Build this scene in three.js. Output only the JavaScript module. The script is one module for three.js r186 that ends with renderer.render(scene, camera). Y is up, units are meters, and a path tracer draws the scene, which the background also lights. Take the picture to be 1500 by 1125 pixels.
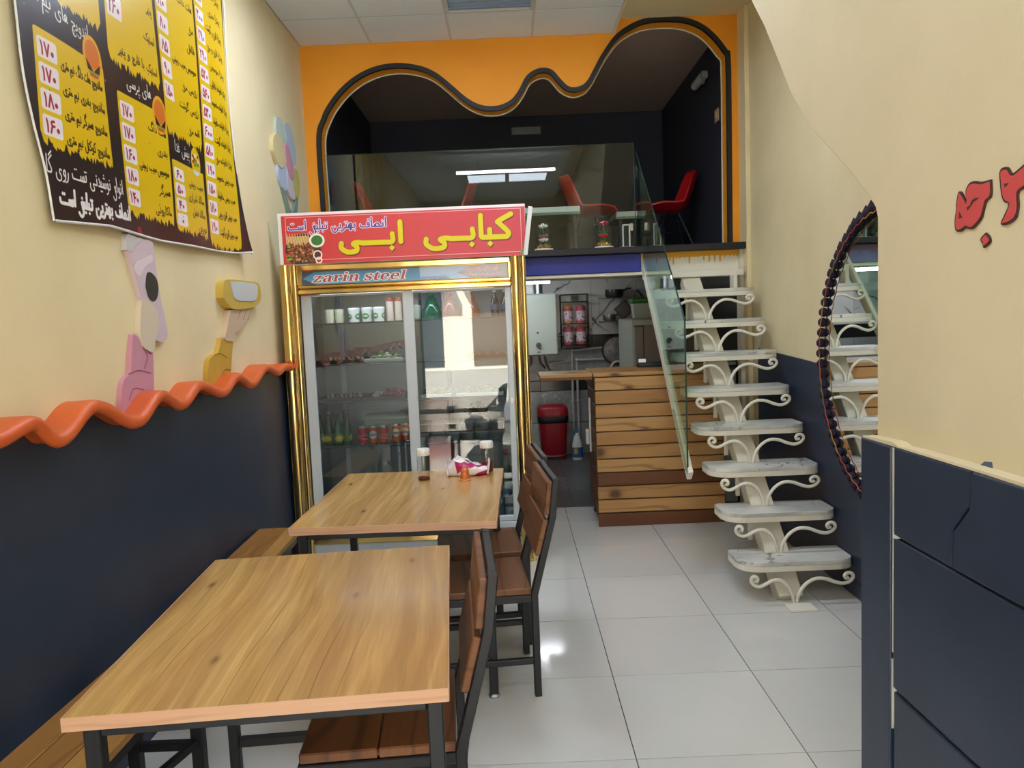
import * as THREE from 'three';
import { mergeGeometries, toCreasedNormals } from 'three/addons/utils/BufferGeometryUtils.js';
import { RectAreaLightUniformsLib } from 'three/addons/lights/RectAreaLightUniformsLib.js';

// ---------------------------------------------------------------- camera, sky, sun, exposure
const scene = new THREE.Scene();
const camera = new THREE.PerspectiveCamera(53.9, 1500 / 1125, 0.05, 200);
camera.rotation.order = 'YXZ';
camera.position.set(0, 1.55, 0);
camera.rotation.set(THREE.MathUtils.degToRad(-4.985), THREE.MathUtils.degToRad(0.115), THREE.MathUtils.degToRad(-2.349));
scene.background = new THREE.Color(0.86, 0.95, 1.0).multiplyScalar(4.8);
scene.environment = null;
const sun = new THREE.DirectionalLight(0xfff3e0, 34);
sun.position.set(-6, 14, -3); sun.target.position.set(0, 0, 9);
sun.castShadow = true; sun.shadow.mapSize.set(2048, 2048);
Object.assign(sun.shadow.camera, { left: -16, right: 16, top: 16, bottom: -16, near: 1, far: 60 });
scene.add(sun, sun.target);
const PANEL = 6, PANEL_REAR = 17, TUBE = 36;          // radiance of the ceiling panels and of the tubes
const renderer = new THREE.WebGLRenderer({ antialias: true });
renderer.toneMapping = THREE.LinearToneMapping;
renderer.toneMappingExposure = 1.22;
renderer.shadowMap.enabled = true;
RectAreaLightUniformsLib.init();

// ---------------------------------------------------------------- helpers
let seed = 12345;
const rnd = (a = 0, b = 1) => { seed = (seed * 1664525 + 1013904223) >>> 0; return a + (b - a) * (seed / 4294967296); };
const S3 = THREE.SRGBColorSpace;
const V3 = (x, y, z) => new THREE.Vector3(x, y, z);
const V2 = (x, y) => new THREE.Vector2(x, y);
const merge = (l) => mergeGeometries(l.map((g) => { const h = g.index ? g.toNonIndexed() : g.clone(); for (const k of Object.keys(h.attributes)) if (!['position', 'normal', 'uv'].includes(k)) h.deleteAttribute(k); return h; }), false);
const C = (hex) => new THREE.Color(hex);
const used = {};
function numbered(n) { used[n] = (used[n] ?? 0) + 1; return used[n] === 1 ? n : n + '_' + String(used[n] - 1).padStart(3, '0'); }
function shade(o) { o.castShadow = o.receiveShadow = true; return o; }
function tag(o, label, category, group) { o.userData.label = label; o.userData.category = category; if (group) o.userData.group = group; return o; }
function thing(name, label, category, pos = [0, 0, 0], turn = 0, group) {
  const o = new THREE.Group(); o.name = numbered(name); o.position.set(pos[0], pos[1], -pos[2]); o.rotation.y = turn; scene.add(o);
  return tag(o, label, category, group);
}
function solo(name, geo, m, label, category, group) { const o = shade(new THREE.Mesh(geo, m)); o.name = numbered(name); scene.add(o); return tag(o, label, category, group); }
// a part: geometry given in room coordinates when `abs` is set, else local to the thing
function part(t, name, geo, m, label) {
  const o = shade(new THREE.Mesh(geo, m)); o.name = name; if (label) o.userData.label = label; t.add(o); return o;
}
function partAbs(t, name, geo, m, label) {
  let p = V3(0, 0, 0); for (let q = t; q && q !== scene; q = q.parent) p.add(q.position);
  return part(t, name, geo.clone().translate(-p.x, -p.y, -p.z), m, label);
}
function struct(name, geo, m) { const o = geo ? shade(new THREE.Mesh(geo, m)) : new THREE.Group(); o.name = numbered(name); o.userData.kind = 'structure'; scene.add(o); return o; }
function dup(root, pos, turn, label) {
  const base = root.name.replace(/_\d{3}$/, ''), r = root.clone(); r.name = numbered(base); scene.add(r);
  r.position.set(pos[0], pos[1], -pos[2]); if (turn !== undefined) r.rotation.y = turn; r.userData = { ...root.userData }; if (label) r.userData.label = label; return r;
}
// chamfered box, 44 triangles
function chamfer(w, h, d, c) {
  const H = [w / 2, h / 2, d / 2]; c = Math.min(c, H[0] * 0.9, H[1] * 0.9, H[2] * 0.9);
  const v = (s, a) => V3(...[0, 1, 2].map((i) => s[i] * (H[i] - (i === a ? 0 : c))));
  const pos = [], tri = (a, b, e) => { const n = b.clone().sub(a).cross(e.clone().sub(a)); const m = a.clone().add(b).add(e); (n.dot(m) < 0 ? [a, e, b] : [a, b, e]).forEach((p) => pos.push(p.x, p.y, p.z)); };
  const quad = (a, b, e, f) => { tri(a, b, e); tri(a, e, f); };
  for (let a = 0; a < 3; a++) {
    const b = (a + 1) % 3, e = (a + 2) % 3;
    for (const s of [-1, 1]) { const k = (x, y) => { const q = [0, 0, 0]; q[a] = s; q[b] = x; q[e] = y; return v(q, a); }; quad(k(-1, -1), k(1, -1), k(1, 1), k(-1, 1)); }
    for (const x of [-1, 1]) for (const y of [-1, 1]) {
      const k = (z, ax) => { const q = [0, 0, 0]; q[a] = z; q[b] = x; q[e] = y; return v(q, ax); };
      quad(k(-1, b), k(1, b), k(1, e), k(-1, e));
    }
  }
  for (const x of [-1, 1]) for (const y of [-1, 1]) for (const z of [-1, 1]) { const s = [x, y, z]; tri(v(s, 0), v(s, 1), v(s, 2)); }
  const g = new THREE.BufferGeometry(); g.setAttribute('position', new THREE.Float32BufferAttribute(pos, 3)); g.computeVertexNormals(); return uvBox(g);
}
function uvBox(g, sx = 1, off = 0) {
  const p = g.attributes.position, n = g.attributes.normal, uv = new Float32Array(p.count * 2);
  for (let i = 0; i < p.count; i++) {
    const ax = Math.abs(n.getX(i)), ay = Math.abs(n.getY(i)), az = Math.abs(n.getZ(i)), x = p.getX(i), y = p.getY(i), z = p.getZ(i);
    let u, v; if (ay >= ax && ay >= az) { u = x; v = -z; } else if (ax >= az) { u = -z; v = y; } else { u = x; v = y; }
    uv[2 * i] = u * sx + off; uv[2 * i + 1] = v * sx + off * 0.7;
  }
  g.setAttribute('uv', new THREE.BufferAttribute(uv, 2)); return g;
}
function swapUV(g) { const u = g.attributes.uv; for (let i = 0; i < u.count; i++) { const a = u.getX(i); u.setXY(i, u.getY(i), a); } return g; }
function shiftUV(g, a, b) { g = g.clone(); const u = g.attributes.uv; for (let i = 0; i < u.count; i++) u.setXY(i, u.getX(i) + a, u.getY(i) + b); return g; }
// box between room coordinates (x, y, depth into the room)
function bx(x0, x1, y0, y1, d0, d1, c = 0.002) { return uvBox(chamfer(x1 - x0, y1 - y0, d1 - d0, c).translate((x0 + x1) / 2, (y0 + y1) / 2, -(d0 + d1) / 2)); }
function bar(a, b, w, h = w, c = 0.003) {           // square tube from a to b (local coordinates)
  const dir = b.clone().sub(a), L = dir.length(), g = chamfer(w, L, h, c), m = new THREE.Matrix4();
  const y = dir.normalize(); let ref = Math.abs(y.z) > 0.9 ? V3(1, 0, 0) : V3(0, 0, 1); const x = y.clone().cross(ref).normalize(), z = x.clone().cross(y);
  if (Math.abs(y.z) > 0.9) m.makeBasis(x, y, z); else m.makeBasis(x, y, z);
  return g.applyMatrix4(m.setPosition(a.clone().add(b).multiplyScalar(0.5)));
}
function tube(pts, r, seg = 24, rad = 8, closed = false) { return uvBox(new THREE.TubeGeometry(new THREE.CatmullRomCurve3(pts, closed), seg, r, rad, closed)); }
function lathe(p, seg = 24) { return toCreasedNormals(new THREE.LatheGeometry(p.map((q) => V2(q[0], q[1])), seg), 0.6); }
function shapeOf(pts, smooth) {
  const s = new THREE.Shape();
  if (smooth) { const c = new THREE.SplineCurve(pts.concat([pts[0]]).map((p) => V2(p[0], p[1]))); s.setFromPoints(c.getPoints(pts.length * 6).slice(0, -1)); } else s.setFromPoints(pts.map((p) => V2(p[0], p[1])));
  return s;
}
// outline in (depth, height), extruded across x from x0 to x1
function sideX(shape, x0, x1, bevel = 0) {
  const g = new THREE.ExtrudeGeometry(shape, { depth: Math.abs(x1 - x0) - 2 * bevel, bevelEnabled: bevel > 0, bevelSize: bevel, bevelThickness: bevel, bevelOffset: -bevel, bevelSegments: 2, curveSegments: 16 });
  g.translate(0, 0, bevel); g.applyMatrix4(new THREE.Matrix4().makeBasis(V3(0, 0, -1), V3(0, 1, 0), V3(1, 0, 0)).setPosition(Math.min(x0, x1), 0, 0));
  return uvBox(g);
}
// outline in (x, height), extruded from depth d0 back to d1
function frontZ(shape, d0, d1, bevel = 0) {
  const g = new THREE.ExtrudeGeometry(shape, { depth: d1 - d0 - 2 * bevel, bevelEnabled: bevel > 0, bevelSize: bevel, bevelThickness: bevel, bevelOffset: -bevel, bevelSegments: 2, curveSegments: 16 });
  return uvBox(g.translate(0, 0, -d1 + bevel));
}
function loft(rings, caps = true) {                 // rings of equal length, closed round, smooth
  const n = rings[0].length, pos = [], idx = []; rings.forEach((r) => r.forEach((p) => pos.push(p.x, p.y, p.z)));
  for (let i = 0; i < rings.length - 1; i++) for (let j = 0; j < n; j++) { const a = i * n + j, b = i * n + (j + 1) % n, c = a + n, d = b + n; idx.push(a, b, d, a, d, c); }
  if (caps) for (const [r, f] of [[0, 1], [rings.length - 1, 0]]) { const k = pos.length / 3, m = rings[r].reduce((s, p) => s.add(p), V3(0, 0, 0)).divideScalar(n); pos.push(m.x, m.y, m.z); for (let j = 0; j < n; j++) { const a = r * n + j, b = r * n + (j + 1) % n; f ? idx.push(b, a, k) : idx.push(a, b, k); } }
  const g = new THREE.BufferGeometry(); g.setAttribute('position', new THREE.Float32BufferAttribute(pos, 3)); g.setIndex(idx); g.computeVertexNormals();
  return uvBox(toCreasedNormals(g, 0.9));
}

// ---------------------------------------------------------------- noise and textures
function lattice(px, py, s) { let h = Math.imul(px, 374761393) ^ Math.imul(py, 668265263) ^ Math.imul(s + 7, 2246822519); h = Math.imul(h ^ (h >>> 13), 1274126177); return ((h ^ (h >>> 16)) >>> 0) / 4294967296; }
function vnoise(x, y, px, py, s) {                  // value noise with period px, py
  const ix = Math.floor(x), iy = Math.floor(y), fx = x - ix, fy = y - iy, u = fx * fx * (3 - 2 * fx), v = fy * fy * (3 - 2 * fy), m = (a, p) => ((a % p) + p) % p;
  const a = lattice(m(ix, px), m(iy, py), s), b = lattice(m(ix + 1, px), m(iy, py), s), c = lattice(m(ix, px), m(iy + 1, py), s), d = lattice(m(ix + 1, px), m(iy + 1, py), s);
  return a + (b - a) * u + (c - a) * v + (a - b - c + d) * u * v;
}
function fbm(x, y, px, py, s, o = 4) { let t = 0, a = 0.5; for (let i = 0; i < o; i++) { t += a * vnoise(x, y, px, py, s + i * 17); x *= 2; y *= 2; px *= 2; py *= 2; a *= 0.5; } return t; }
function tex(w, h, f, srgb = true, repeat = 1) {    // f(u, v) -> [r, g, b] in 0..255
  const d = new Uint8Array(w * h * 4); for (let j = 0; j < h; j++) for (let i = 0; i < w; i++) { const c = f(i / w, j / h), k = (j * w + i) * 4; for (let q = 0; q < 3; q++) d[k + q] = Math.max(0, Math.min(255, Math.round(c[q]))); d[k + 3] = 255; }
  const t = new THREE.DataTexture(d, w, h); t.wrapS = t.wrapT = THREE.RepeatWrapping; t.magFilter = THREE.LinearFilter; t.minFilter = THREE.LinearMipmapLinearFilter; t.generateMipmaps = true; if (srgb) t.colorSpace = S3; t.repeat.set(repeat, repeat); t.needsUpdate = true; return t;
}
const mix = (a, b, t) => a.map((x, i) => x + (b[i] - x) * t);
const sm = (a, b, x) => { const t = Math.max(0, Math.min(1, (x - a) / (b - a))); return t * t * (3 - 2 * t); };
function canvas(w, h, draw) {
  const c = document.createElement('canvas'); c.width = w; c.height = h; const x = c.getContext('2d'); draw(x, w, h);
  const t = new THREE.CanvasTexture(c); t.colorSpace = S3; t.magFilter = THREE.LinearFilter; t.anisotropy = 8; return t;
}
const std = (o) => new THREE.MeshStandardMaterial(o), phy = (o) => new THREE.MeshPhysicalMaterial(o);
function mottled(rgb, amp, scale, s, extra = {}, bump = 0) {
  const n = 8, t = tex(256, 256, (u, v) => { const a = fbm(u * n, v * n, n, n, s, 5) - 0.48, b = fbm(u * 2, v * 2, 2, 2, s + 90, 3) - 0.45; return rgb.map((c) => c + amp * (a + 1.2 * b) * 2); }, true, scale);
  const o = { map: t, roughness: 0.8, ...extra };
  if (bump) { o.bumpMap = tex(256, 256, (u, v) => { const a = 255 * fbm(u * 32, v * 32, 32, 32, s + 5, 4); return [a, a, a]; }, false, scale); o.bumpScale = bump; }
  return std(o);
}
function woodTex(w, h, pal, s, n = 14, stretch = 1.2, knots = []) {   // grain runs along v
  return tex(w, h, (u, v) => {
    let du = 0; for (const [ku, kv, kr] of knots) { const a = (u - ku) / kr, b = (v - kv) / (kr * 2.5), e = Math.exp(-(a * a + b * b)); du += e * 0.09 * Math.sign(a || 1) * Math.min(1, Math.abs(a)); }
    const wu = u + du + 0.05 * (fbm(u * 3, v * stretch * 2, 3, Math.max(1, Math.round(stretch * 2)), s, 3) - 0.45) * 2;
    const band = fbm(wu * n, v * 1.0, n, 1, s + 3, 3), fine = vnoise(u * 220, v * 7, 220, 7, s + 9), cath = Math.abs(((wu * n * 1.3 + band * 2.2) % 1) - 0.5) * 2;
    let c = mix(pal[0], pal[1], sm(0.25, 0.7, band)); c = mix(c, pal[2], 0.55 * sm(0.86, 1, cath)); c = mix(c, pal[2], 0.16 * fine);
    for (const [ku, kv, kr] of knots) { const a = (u - ku) / kr, b = (v - kv) / (kr * 1.25), e = Math.exp(-(a * a + b * b) * 3.5); c = mix(c, pal[3] ?? pal[2], Math.min(0.85, e * 1.1)); }
    return c;
  });
}
// laminate of the table tops: broad flame streaks with thin dark veins, running along v and drifting
const laminate = tex(1024, 1024, (u, v) => {
  const wob = 0.016 * Math.sin(v * 6.283 + 3 * u) + 0.05 * (fbm(u * 3, v * 2, 3, 2, 11, 3) - 0.45) + 0.008 * (fbm(u * 14, v * 5, 14, 5, 13, 2) - 0.4), q = u + wob;
  const b = fbm(q * 9, v * 1, 9, 1, 31, 5), wav = q * 15 + 0.9 * fbm(u * 4, v * 1, 4, 1, 47, 2), f = wav - Math.floor(wav), id = ((Math.floor(wav) % 15) + 15) % 15, tone = lattice(id, 3, 5), k = lattice(id, 8, 6);
  let c = mix([220, 180, 112], [170, 127, 72], sm(0.32, 0.66, b) * 0.55 + 0.45 * tone);
  c = mix(c, [104, 74, 40], 0.6 * sm(0.3, 0.8, k) * sm(0.03, 0.0, Math.abs(f - 0.5) - 0.004) * sm(0.3, 0.6, fbm(q * 5, v * 3, 5, 3, 59, 2)));
  c = mix(c, [228, 190, 116], 0.5 * sm(0.1, 0, Math.abs(f - 0.58) - 0.02) * (1 - k)); c = mix(c, [132, 96, 54], 0.2 * vnoise(u * 260, v * 10, 260, 10, 77)); c = mix(c, [120, 84, 46], 0.14 * sm(0.5, 0.75, vnoise(u * 60, v * 3, 60, 3, 78)));
  for (const [ku, kv] of [[0.31, 0.22], [0.62, 0.58], [0.12, 0.75], [0.78, 0.86]]) { const a = (u - ku) / 0.01, p = (v - kv) / 0.024; c = mix(c, [95, 62, 34], 0.6 * Math.exp(-(a * a + p * p))); }
  return c;
});
const pine = [0, 1, 2].map((k) => woodTex(256, 1024, [[190, 148, 92], [164, 118, 66], [118, 78, 40], [64, 38, 20]], 101 + 40 * k, 5, 1, [[0.3, 0.13 + 0.2 * k, 0.05], [0.7, 0.55 - 0.1 * k, 0.06], [0.45, 0.85, 0.045]]));
const brown = [0, 1].map((k) => woodTex(256, 512, [[128, 82, 48], [96, 58, 33], [60, 35, 20], [40, 22, 12]], 201 + 40 * k, 5, 1, [[0.35, 0.3 + 0.35 * k, 0.05]]));
const benchWood = [0, 1].map((k) => woodTex(256, 1024, [[190, 142, 74], [160, 112, 54], [112, 74, 34], [70, 44, 20]], 301 + 40 * k, 5, 1, [[0.5, 0.2 + 0.5 * k, 0.05]]));

const marbleTex = (base, vein, amt, s, n = 3) => tex(512, 512, (u, v) => {
  const a = fbm(u * n, v * n, n, n, s, 5), r = Math.abs(fbm(u * n + 2 * a, v * n * 0.6 + 3 * a, n, n, s + 40, 4) - 0.47), q = sm(0.03, 0.0, r) * sm(0.35, 0.6, fbm(u * 2, v * 2, 2, 2, s + 80, 3));
  const c = mix(base, mix(base, vein, 0.35), sm(0.3, 0.75, a)); return mix(c, vein, amt * q);
});

const crackTex = (base, s) => tex(512, 512, (u, v) => { const w = 0.12 * (fbm(u * 4, v * 4, 4, 4, s, 4) - 0.45); let c = mix(base, [180, 181, 180], sm(0.4, 0.8, fbm(u * 3, v * 3, 3, 3, s + 9, 4))); for (let k = 0; k < 4; k++) { const o = lattice(k, 1, s), m = k % 2 ? 1 : -1, g = ((u * m + v + w * (1 + k) + o) % 1 + 1) % 1, d = Math.abs(g - 0.5), on = sm(0.3, 0.42, fbm(u * 2 + k, v * 2, 2, 2, s + 31 + k, 2)); c = mix(c, [52, 53, 56], 0.85 * on * sm(0.012, 0.003, d)); c = mix(c, [120, 120, 122], 0.25 * on * sm(0.05, 0, d)); } return c; });

const M = {
  cream: mottled([231, 216, 174], 7, 0.5, 3, { roughness: 0.75 }, 0.0012),
  creamNear: mottled([220, 207, 173], 5, 0.7, 8, { roughness: 0.8 }, 0.001),
  navy: mottled([43, 55, 76], 7, 0.6, 15, { roughness: 0.42 }, 0.0006),
  navyDark: mottled([50, 54, 70], 3, 0.5, 18, { roughness: 0.7 }),
  orange: mottled([243, 158, 28], 6, 0.6, 23, { roughness: 0.6 }),
  orangeTrim: mottled([212, 98, 44], 8, 1.2, 29, { roughness: 0.45 }),
  brownCeil: mottled([192, 170, 154], 4, 0.5, 33, { roughness: 0.8 }),
  black: std({ color: C('#16161a'), roughness: 0.55 }),
  ceil: mottled([226, 233, 238], 3, 1, 37, { roughness: 0.9 }, 0.0008),
  ceilGrid: std({ color: C('#c9cccb'), roughness: 0.6 }),
  floor: [0, 1, 2].map((k) => phy({ map: tex(256, 256, (u, v) => { const a = fbm(u * 3, v * 3, 3, 3, 41 + k, 4) - 0.47; return [216 - k + 8 * a, 216 - k + 8 * a, 212 - k + 8 * a]; }), roughness: 0.1, clearcoat: 0.35, clearcoatRoughness: 0.05 })),
  grout: std({ color: C('#4f4e4c'), roughness: 0.9 }),
  slateTile: [0, 1].map((k) => phy({ map: marbleTex([88, 90, 92], [150, 152, 152], 0.8, 51 + k * 9, 5), roughness: 0.3 })),
  wallMarble: [0, 1, 2].map((k) => phy({ map: crackTex([206, 206, 202], 61 + 11 * k), roughness: 0.2 })),
  greyMarble: [0, 1].map((k) => phy({ map: marbleTex([128, 131, 132], [196, 198, 198], 0.7, 91 + 11 * k, 6), roughness: 0.25 })),
  blackTile: phy({ color: C('#17191b'), roughness: 0.2 }),
  treadMarble: [0, 1].map((k) => phy({ map: marbleTex([222, 222, 216], [92, 96, 98], 0.85, 131 + 13 * k, 4), roughness: 0.3 })),
  whitePaint: mottled([226, 222, 208], 6, 1, 43, { roughness: 0.5 }),
  beigePaint: mottled([214, 208, 190], 6, 1, 45, { roughness: 0.55 }),
  steelBlack: std({ color: C('#1b1d22'), roughness: 0.45, metalness: 0.15 }),
  gold: phy({ color: new THREE.Color(0.64, 0.46, 0.18), metalness: 1, roughness: 0.13, bumpMap: tex(256, 256, (u, v) => { const a = 255 * fbm(u * 6, v * 3, 6, 3, 71, 2); return [a, a, a]; }, false, 1.2), bumpScale: 0.005 }),
  whitePlastic: std({ color: C('#e9eaea'), roughness: 0.35 }),
  fridgeWhite: std({ color: C('#c3ccd4'), roughness: 0.35 }),
  glass: phy({ color: C('#f4fbf8'), transmission: 1, thickness: 0, roughness: 0.0, ior: 1.5 }),
  glassGreen: phy({ color: C('#dff0e8'), transmission: 1, thickness: 0, roughness: 0.0, ior: 1.52 }),
  glassDark: phy({ color: C('#e4eaec'), transmission: 1, thickness: 0, roughness: 0.0, ior: 1.7 }),
  glassEdge: std({ color: C('#2c4a44'), roughness: 0.2 }),
  chrome: std({ color: C('#d4d6d8'), metalness: 1, roughness: 0.18 }),
  steel: std({ color: C('#9ea3a6'), metalness: 0.9, roughness: 0.35 }),
  darkSteel: std({ color: C('#4a4d50'), metalness: 0.7, roughness: 0.35 }),
  mirror: std({ color: new THREE.Color(0.93, 0.95, 0.95), metalness: 1, roughness: 0.01 }),
  red: std({ color: C('#a01228'), roughness: 0.4 }),
  redChair: std({ color: C('#c41a22'), roughness: 0.35 }),
  blue: mottled([26, 38, 132], 5, 1, 47, { roughness: 0.5 }),
};
const woodM = (t, r, extra = {}) => std({ map: t, roughness: r, ...extra });
const lam = phy({ map: laminate, roughness: 0.25, clearcoat: 0.25, clearcoatRoughness: 0.12 });
const lamEdge = std({ map: woodTex(256, 256, [[222, 184, 152], [205, 160, 128], [180, 136, 104]], 401, 6, 1), roughness: 0.45 });
const pineM = pine.map((t) => woodM(t, 0.5)), pineDark = pine.map((t) => woodM(t, 0.5, { color: C('#9a7a62') })), brownM = brown.map((t) => woodM(t, 0.45)), benchM = benchWood.map((t) => woodM(t, 0.45));

// ---------------------------------------------------------------- Persian lettering, drawn with a pen (letters join as in handwriting)
const NOJOIN = 'اآدذرزژو ';
const BOWL = [[-0.05, -0.05], [-0.1, -0.25], [-0.32, -0.45], [-0.62, -0.42], [-0.78, -0.18], [-0.78, 0.1]];
function toothy(R, L) { return L ? (R ? { w: 0.36, s: [[[0, 0], [-0.36, 0]], [[-0.18, 0], [-0.18, 0.34]]], c: -0.18 } : { w: 0.42, s: [[[-0.12, 0.4], [-0.1, 0.1], [-0.2, 0], [-0.42, 0]]], c: -0.16 }) : null; }
function boat(R) { return { w: 1.2, s: [R ? [[0, 0], [-0.9, 0], [-1.08, 0.06], [-1.14, 0.28]] : [[-0.02, 0.3], [-0.06, 0.06], [-0.22, 0], [-0.9, 0], [-1.08, 0.06], [-1.14, 0.28]]], c: -0.58 }; }
const G = {
  'ا': (R) => ({ w: R ? 0.24 : 0.26, s: R ? [[[0, 0], [-0.12, 0.02], [-0.14, 0.2], [-0.14, 1]]] : [[[-0.12, 0.98], [-0.12, 0]]] }),
  'ل': (R, L) => L ? { w: 0.32, s: R ? [[[0, 0], [-0.32, 0]], [[-0.16, 0], [-0.16, 1]]] : [[[-0.1, 1], [-0.1, 0.1], [-0.18, 0], [-0.32, 0]]] } : { w: 0.85, s: [[[-0.06, 1], [-0.06, 0.2], ...BOWL.slice(1)], ...(R ? [[[0, 0], [-0.06, 0]]] : [])] },
  'ک': (R, L) => ({ w: L ? 0.62 : 1.3, s: [[[0.0, 1.02], [-0.46, 0.72], [-0.44, 0.62], [-0.12, 0.2], [-0.16, 0.02], [-0.3, 0], ...(L ? [[-0.62, 0]] : [[-0.95, 0], [-1.15, 0.06], [-1.2, 0.26]])], ...(R ? [[[0, 0], [-0.3, 0]]] : [])] }),
  'گ': (R, L) => { const k = G['ک'](R, L); k.s.push([[0.0, 1.26], [-0.42, 0.98]]); return k; },
  'د': (R) => ({ w: 0.42, s: [[[-0.18, 0.5], [-0.04, 0.12], [-0.12, 0], [-0.36, 0]], ...(R ? [[[0, 0], [-0.12, 0]]] : [])], c: -0.18 }),
  'ر': (R) => ({ w: 0.34, s: [R ? [[0, 0], [-0.1, 0], [-0.16, -0.16], [-0.34, -0.34], [-0.5, -0.36]] : [[-0.08, 0.22], [-0.1, -0.06], [-0.26, -0.3], [-0.5, -0.36]]], c: -0.14 }),
  'و': (R) => ({ w: 0.46, s: [[[-0.06, 0.16], [-0.14, 0.34], [-0.32, 0.28], [-0.34, 0.06], [-0.16, 0.0], [-0.06, 0.14], [-0.1, -0.14], [-0.3, -0.34], [-0.5, -0.36]], ...(R ? [[[0, 0], [-0.14, 0]]] : [])] }),
  'م': (R, L) => ({ w: L ? 0.44 : 0.42, s: [[[0, 0], [-0.08, 0.04], [-0.16, 0.24], [-0.32, 0.18], [-0.32, 0.02], [-0.12, 0.0], ...(L ? [[-0.44, 0]] : [[-0.34, -0.02], [-0.38, -0.2], [-0.38, -0.6]])]] }),
  'ه': (R, L) => L ? { w: 0.6, s: [[[0, 0], [-0.14, 0.04], [-0.1, 0.36], [-0.3, 0.44], [-0.5, 0.18], [-0.3, 0.02], [-0.14, 0.1], [-0.22, 0.26], [-0.32, 0.2], [-0.3, 0.0], [-0.6, 0]], ...(R ? [[[-0.3, 0], [-0.3, -0.24], [-0.16, -0.2], [-0.2, 0]]] : [])] } : { w: 0.46, s: [[[0, 0], [-0.12, 0.0], [-0.16, 0.42], [-0.36, 0.24], [-0.36, 0.04], [-0.14, 0.0]]] },
  'ف': (R, L) => ({ w: L ? 0.46 : 1.3, s: [[...(R ? [[0, 0], [-0.08, 0.02]] : []), [-0.08, 0.3], [-0.18, 0.48], [-0.34, 0.4], [-0.3, 0.22], [-0.1, 0.2], [-0.1, 0.04], [-0.22, 0], ...(L ? [[-0.46, 0]] : [[-0.95, 0], [-1.16, 0.06], [-1.22, 0.26]])]], c: -0.2, up: 0.3 }),
  'غ': (R, L) => L ? (R ? { w: 0.46, s: [[[0, 0], [-0.16, 0.06], [-0.3, 0.3], [-0.08, 0.32], [-0.24, 0.04], [-0.46, 0]]], c: -0.2 } : { w: 0.52, s: [[[-0.12, 0.5], [-0.34, 0.52], [-0.4, 0.32], [-0.16, 0.2], [-0.22, 0.02], [-0.52, 0]]], c: -0.28, up: 0.2 }) : { w: 0.7, s: [[[0, 0], [-0.14, 0.06], [-0.3, 0.3], [-0.06, 0.32], [-0.2, 0.0], [-0.05, -0.24], [-0.2, -0.55], [-0.5, -0.6], [-0.75, -0.4]]], c: -0.2 },
  'ص': (R, L) => ({ w: 1.0, s: [[[0, 0], [-0.12, 0.06], [-0.3, 0.34], [-0.55, 0.36], [-0.62, 0.14], [-0.5, 0], [-0.1, 0]], [[-0.5, 0], [-0.74, 0], [-0.76, 0.22]], [[-0.74, 0], [-1.0, 0]]] }),
  'س': (R, L) => ({ w: L ? 0.8 : 1.35, s: [[[-0.06, 0.3], [-0.08, 0], [-0.3, 0], [-0.32, 0.26]], [[-0.32, 0], [-0.56, 0], [-0.58, 0.26]], [[-0.56, 0], ...(L ? [[-0.8, 0]] : BOWL.map(([x, y]) => [x - 0.56, y]))], ...(R ? [[[0, 0], [-0.1, 0]]] : [])], c: -0.32 }),
  'ج': (R, L) => ({ w: L ? 0.62 : 0.72, s: [L ? [[-0.56, 0.4], [-0.3, 0.42], [-0.04, 0.24], [-0.12, 0.06], [-0.3, 0], [-0.62, 0]] : [[-0.56, 0.36], [-0.3, 0.36], [-0.02, 0.26], [-0.3, 0.14], [-0.52, -0.14], [-0.4, -0.48], [-0.04, -0.46]], ...(R ? [[[0, 0.22], [-0.06, 0.22]]] : [])], c: -0.32 }),
  'ن': (R, L) => toothy(R, L) ?? { w: 0.86, s: [[...(R ? [[0, 0]] : [[-0.02, 0.26]]), ...BOWL]], c: -0.42 },
  'ی': (R, L) => toothy(R, L) ?? { w: 1.0, s: [R ? [[0, 0], [-0.2, 0.04], [-0.4, -0.02], [-0.26, -0.18], [-0.3, -0.38], [-0.66, -0.42], [-0.92, -0.22], [-0.92, 0.02]] : [[-0.1, 0.3], [-0.32, 0.34], [-0.4, 0.14], [-0.16, -0.06], [-0.26, -0.32], [-0.62, -0.36], [-0.9, -0.2], [-0.9, 0.06]]] },
  'ب': (R, L) => toothy(R, L) ?? boat(R), 'ط': (R, L) => { const k = G['ص'](R, L); k.s = [k.s[0], [[-0.36, 0.2], [-0.36, 1]], [[-0.5, 0], [-0.8, 0]]]; k.w = 0.8; return k; },
};
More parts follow.
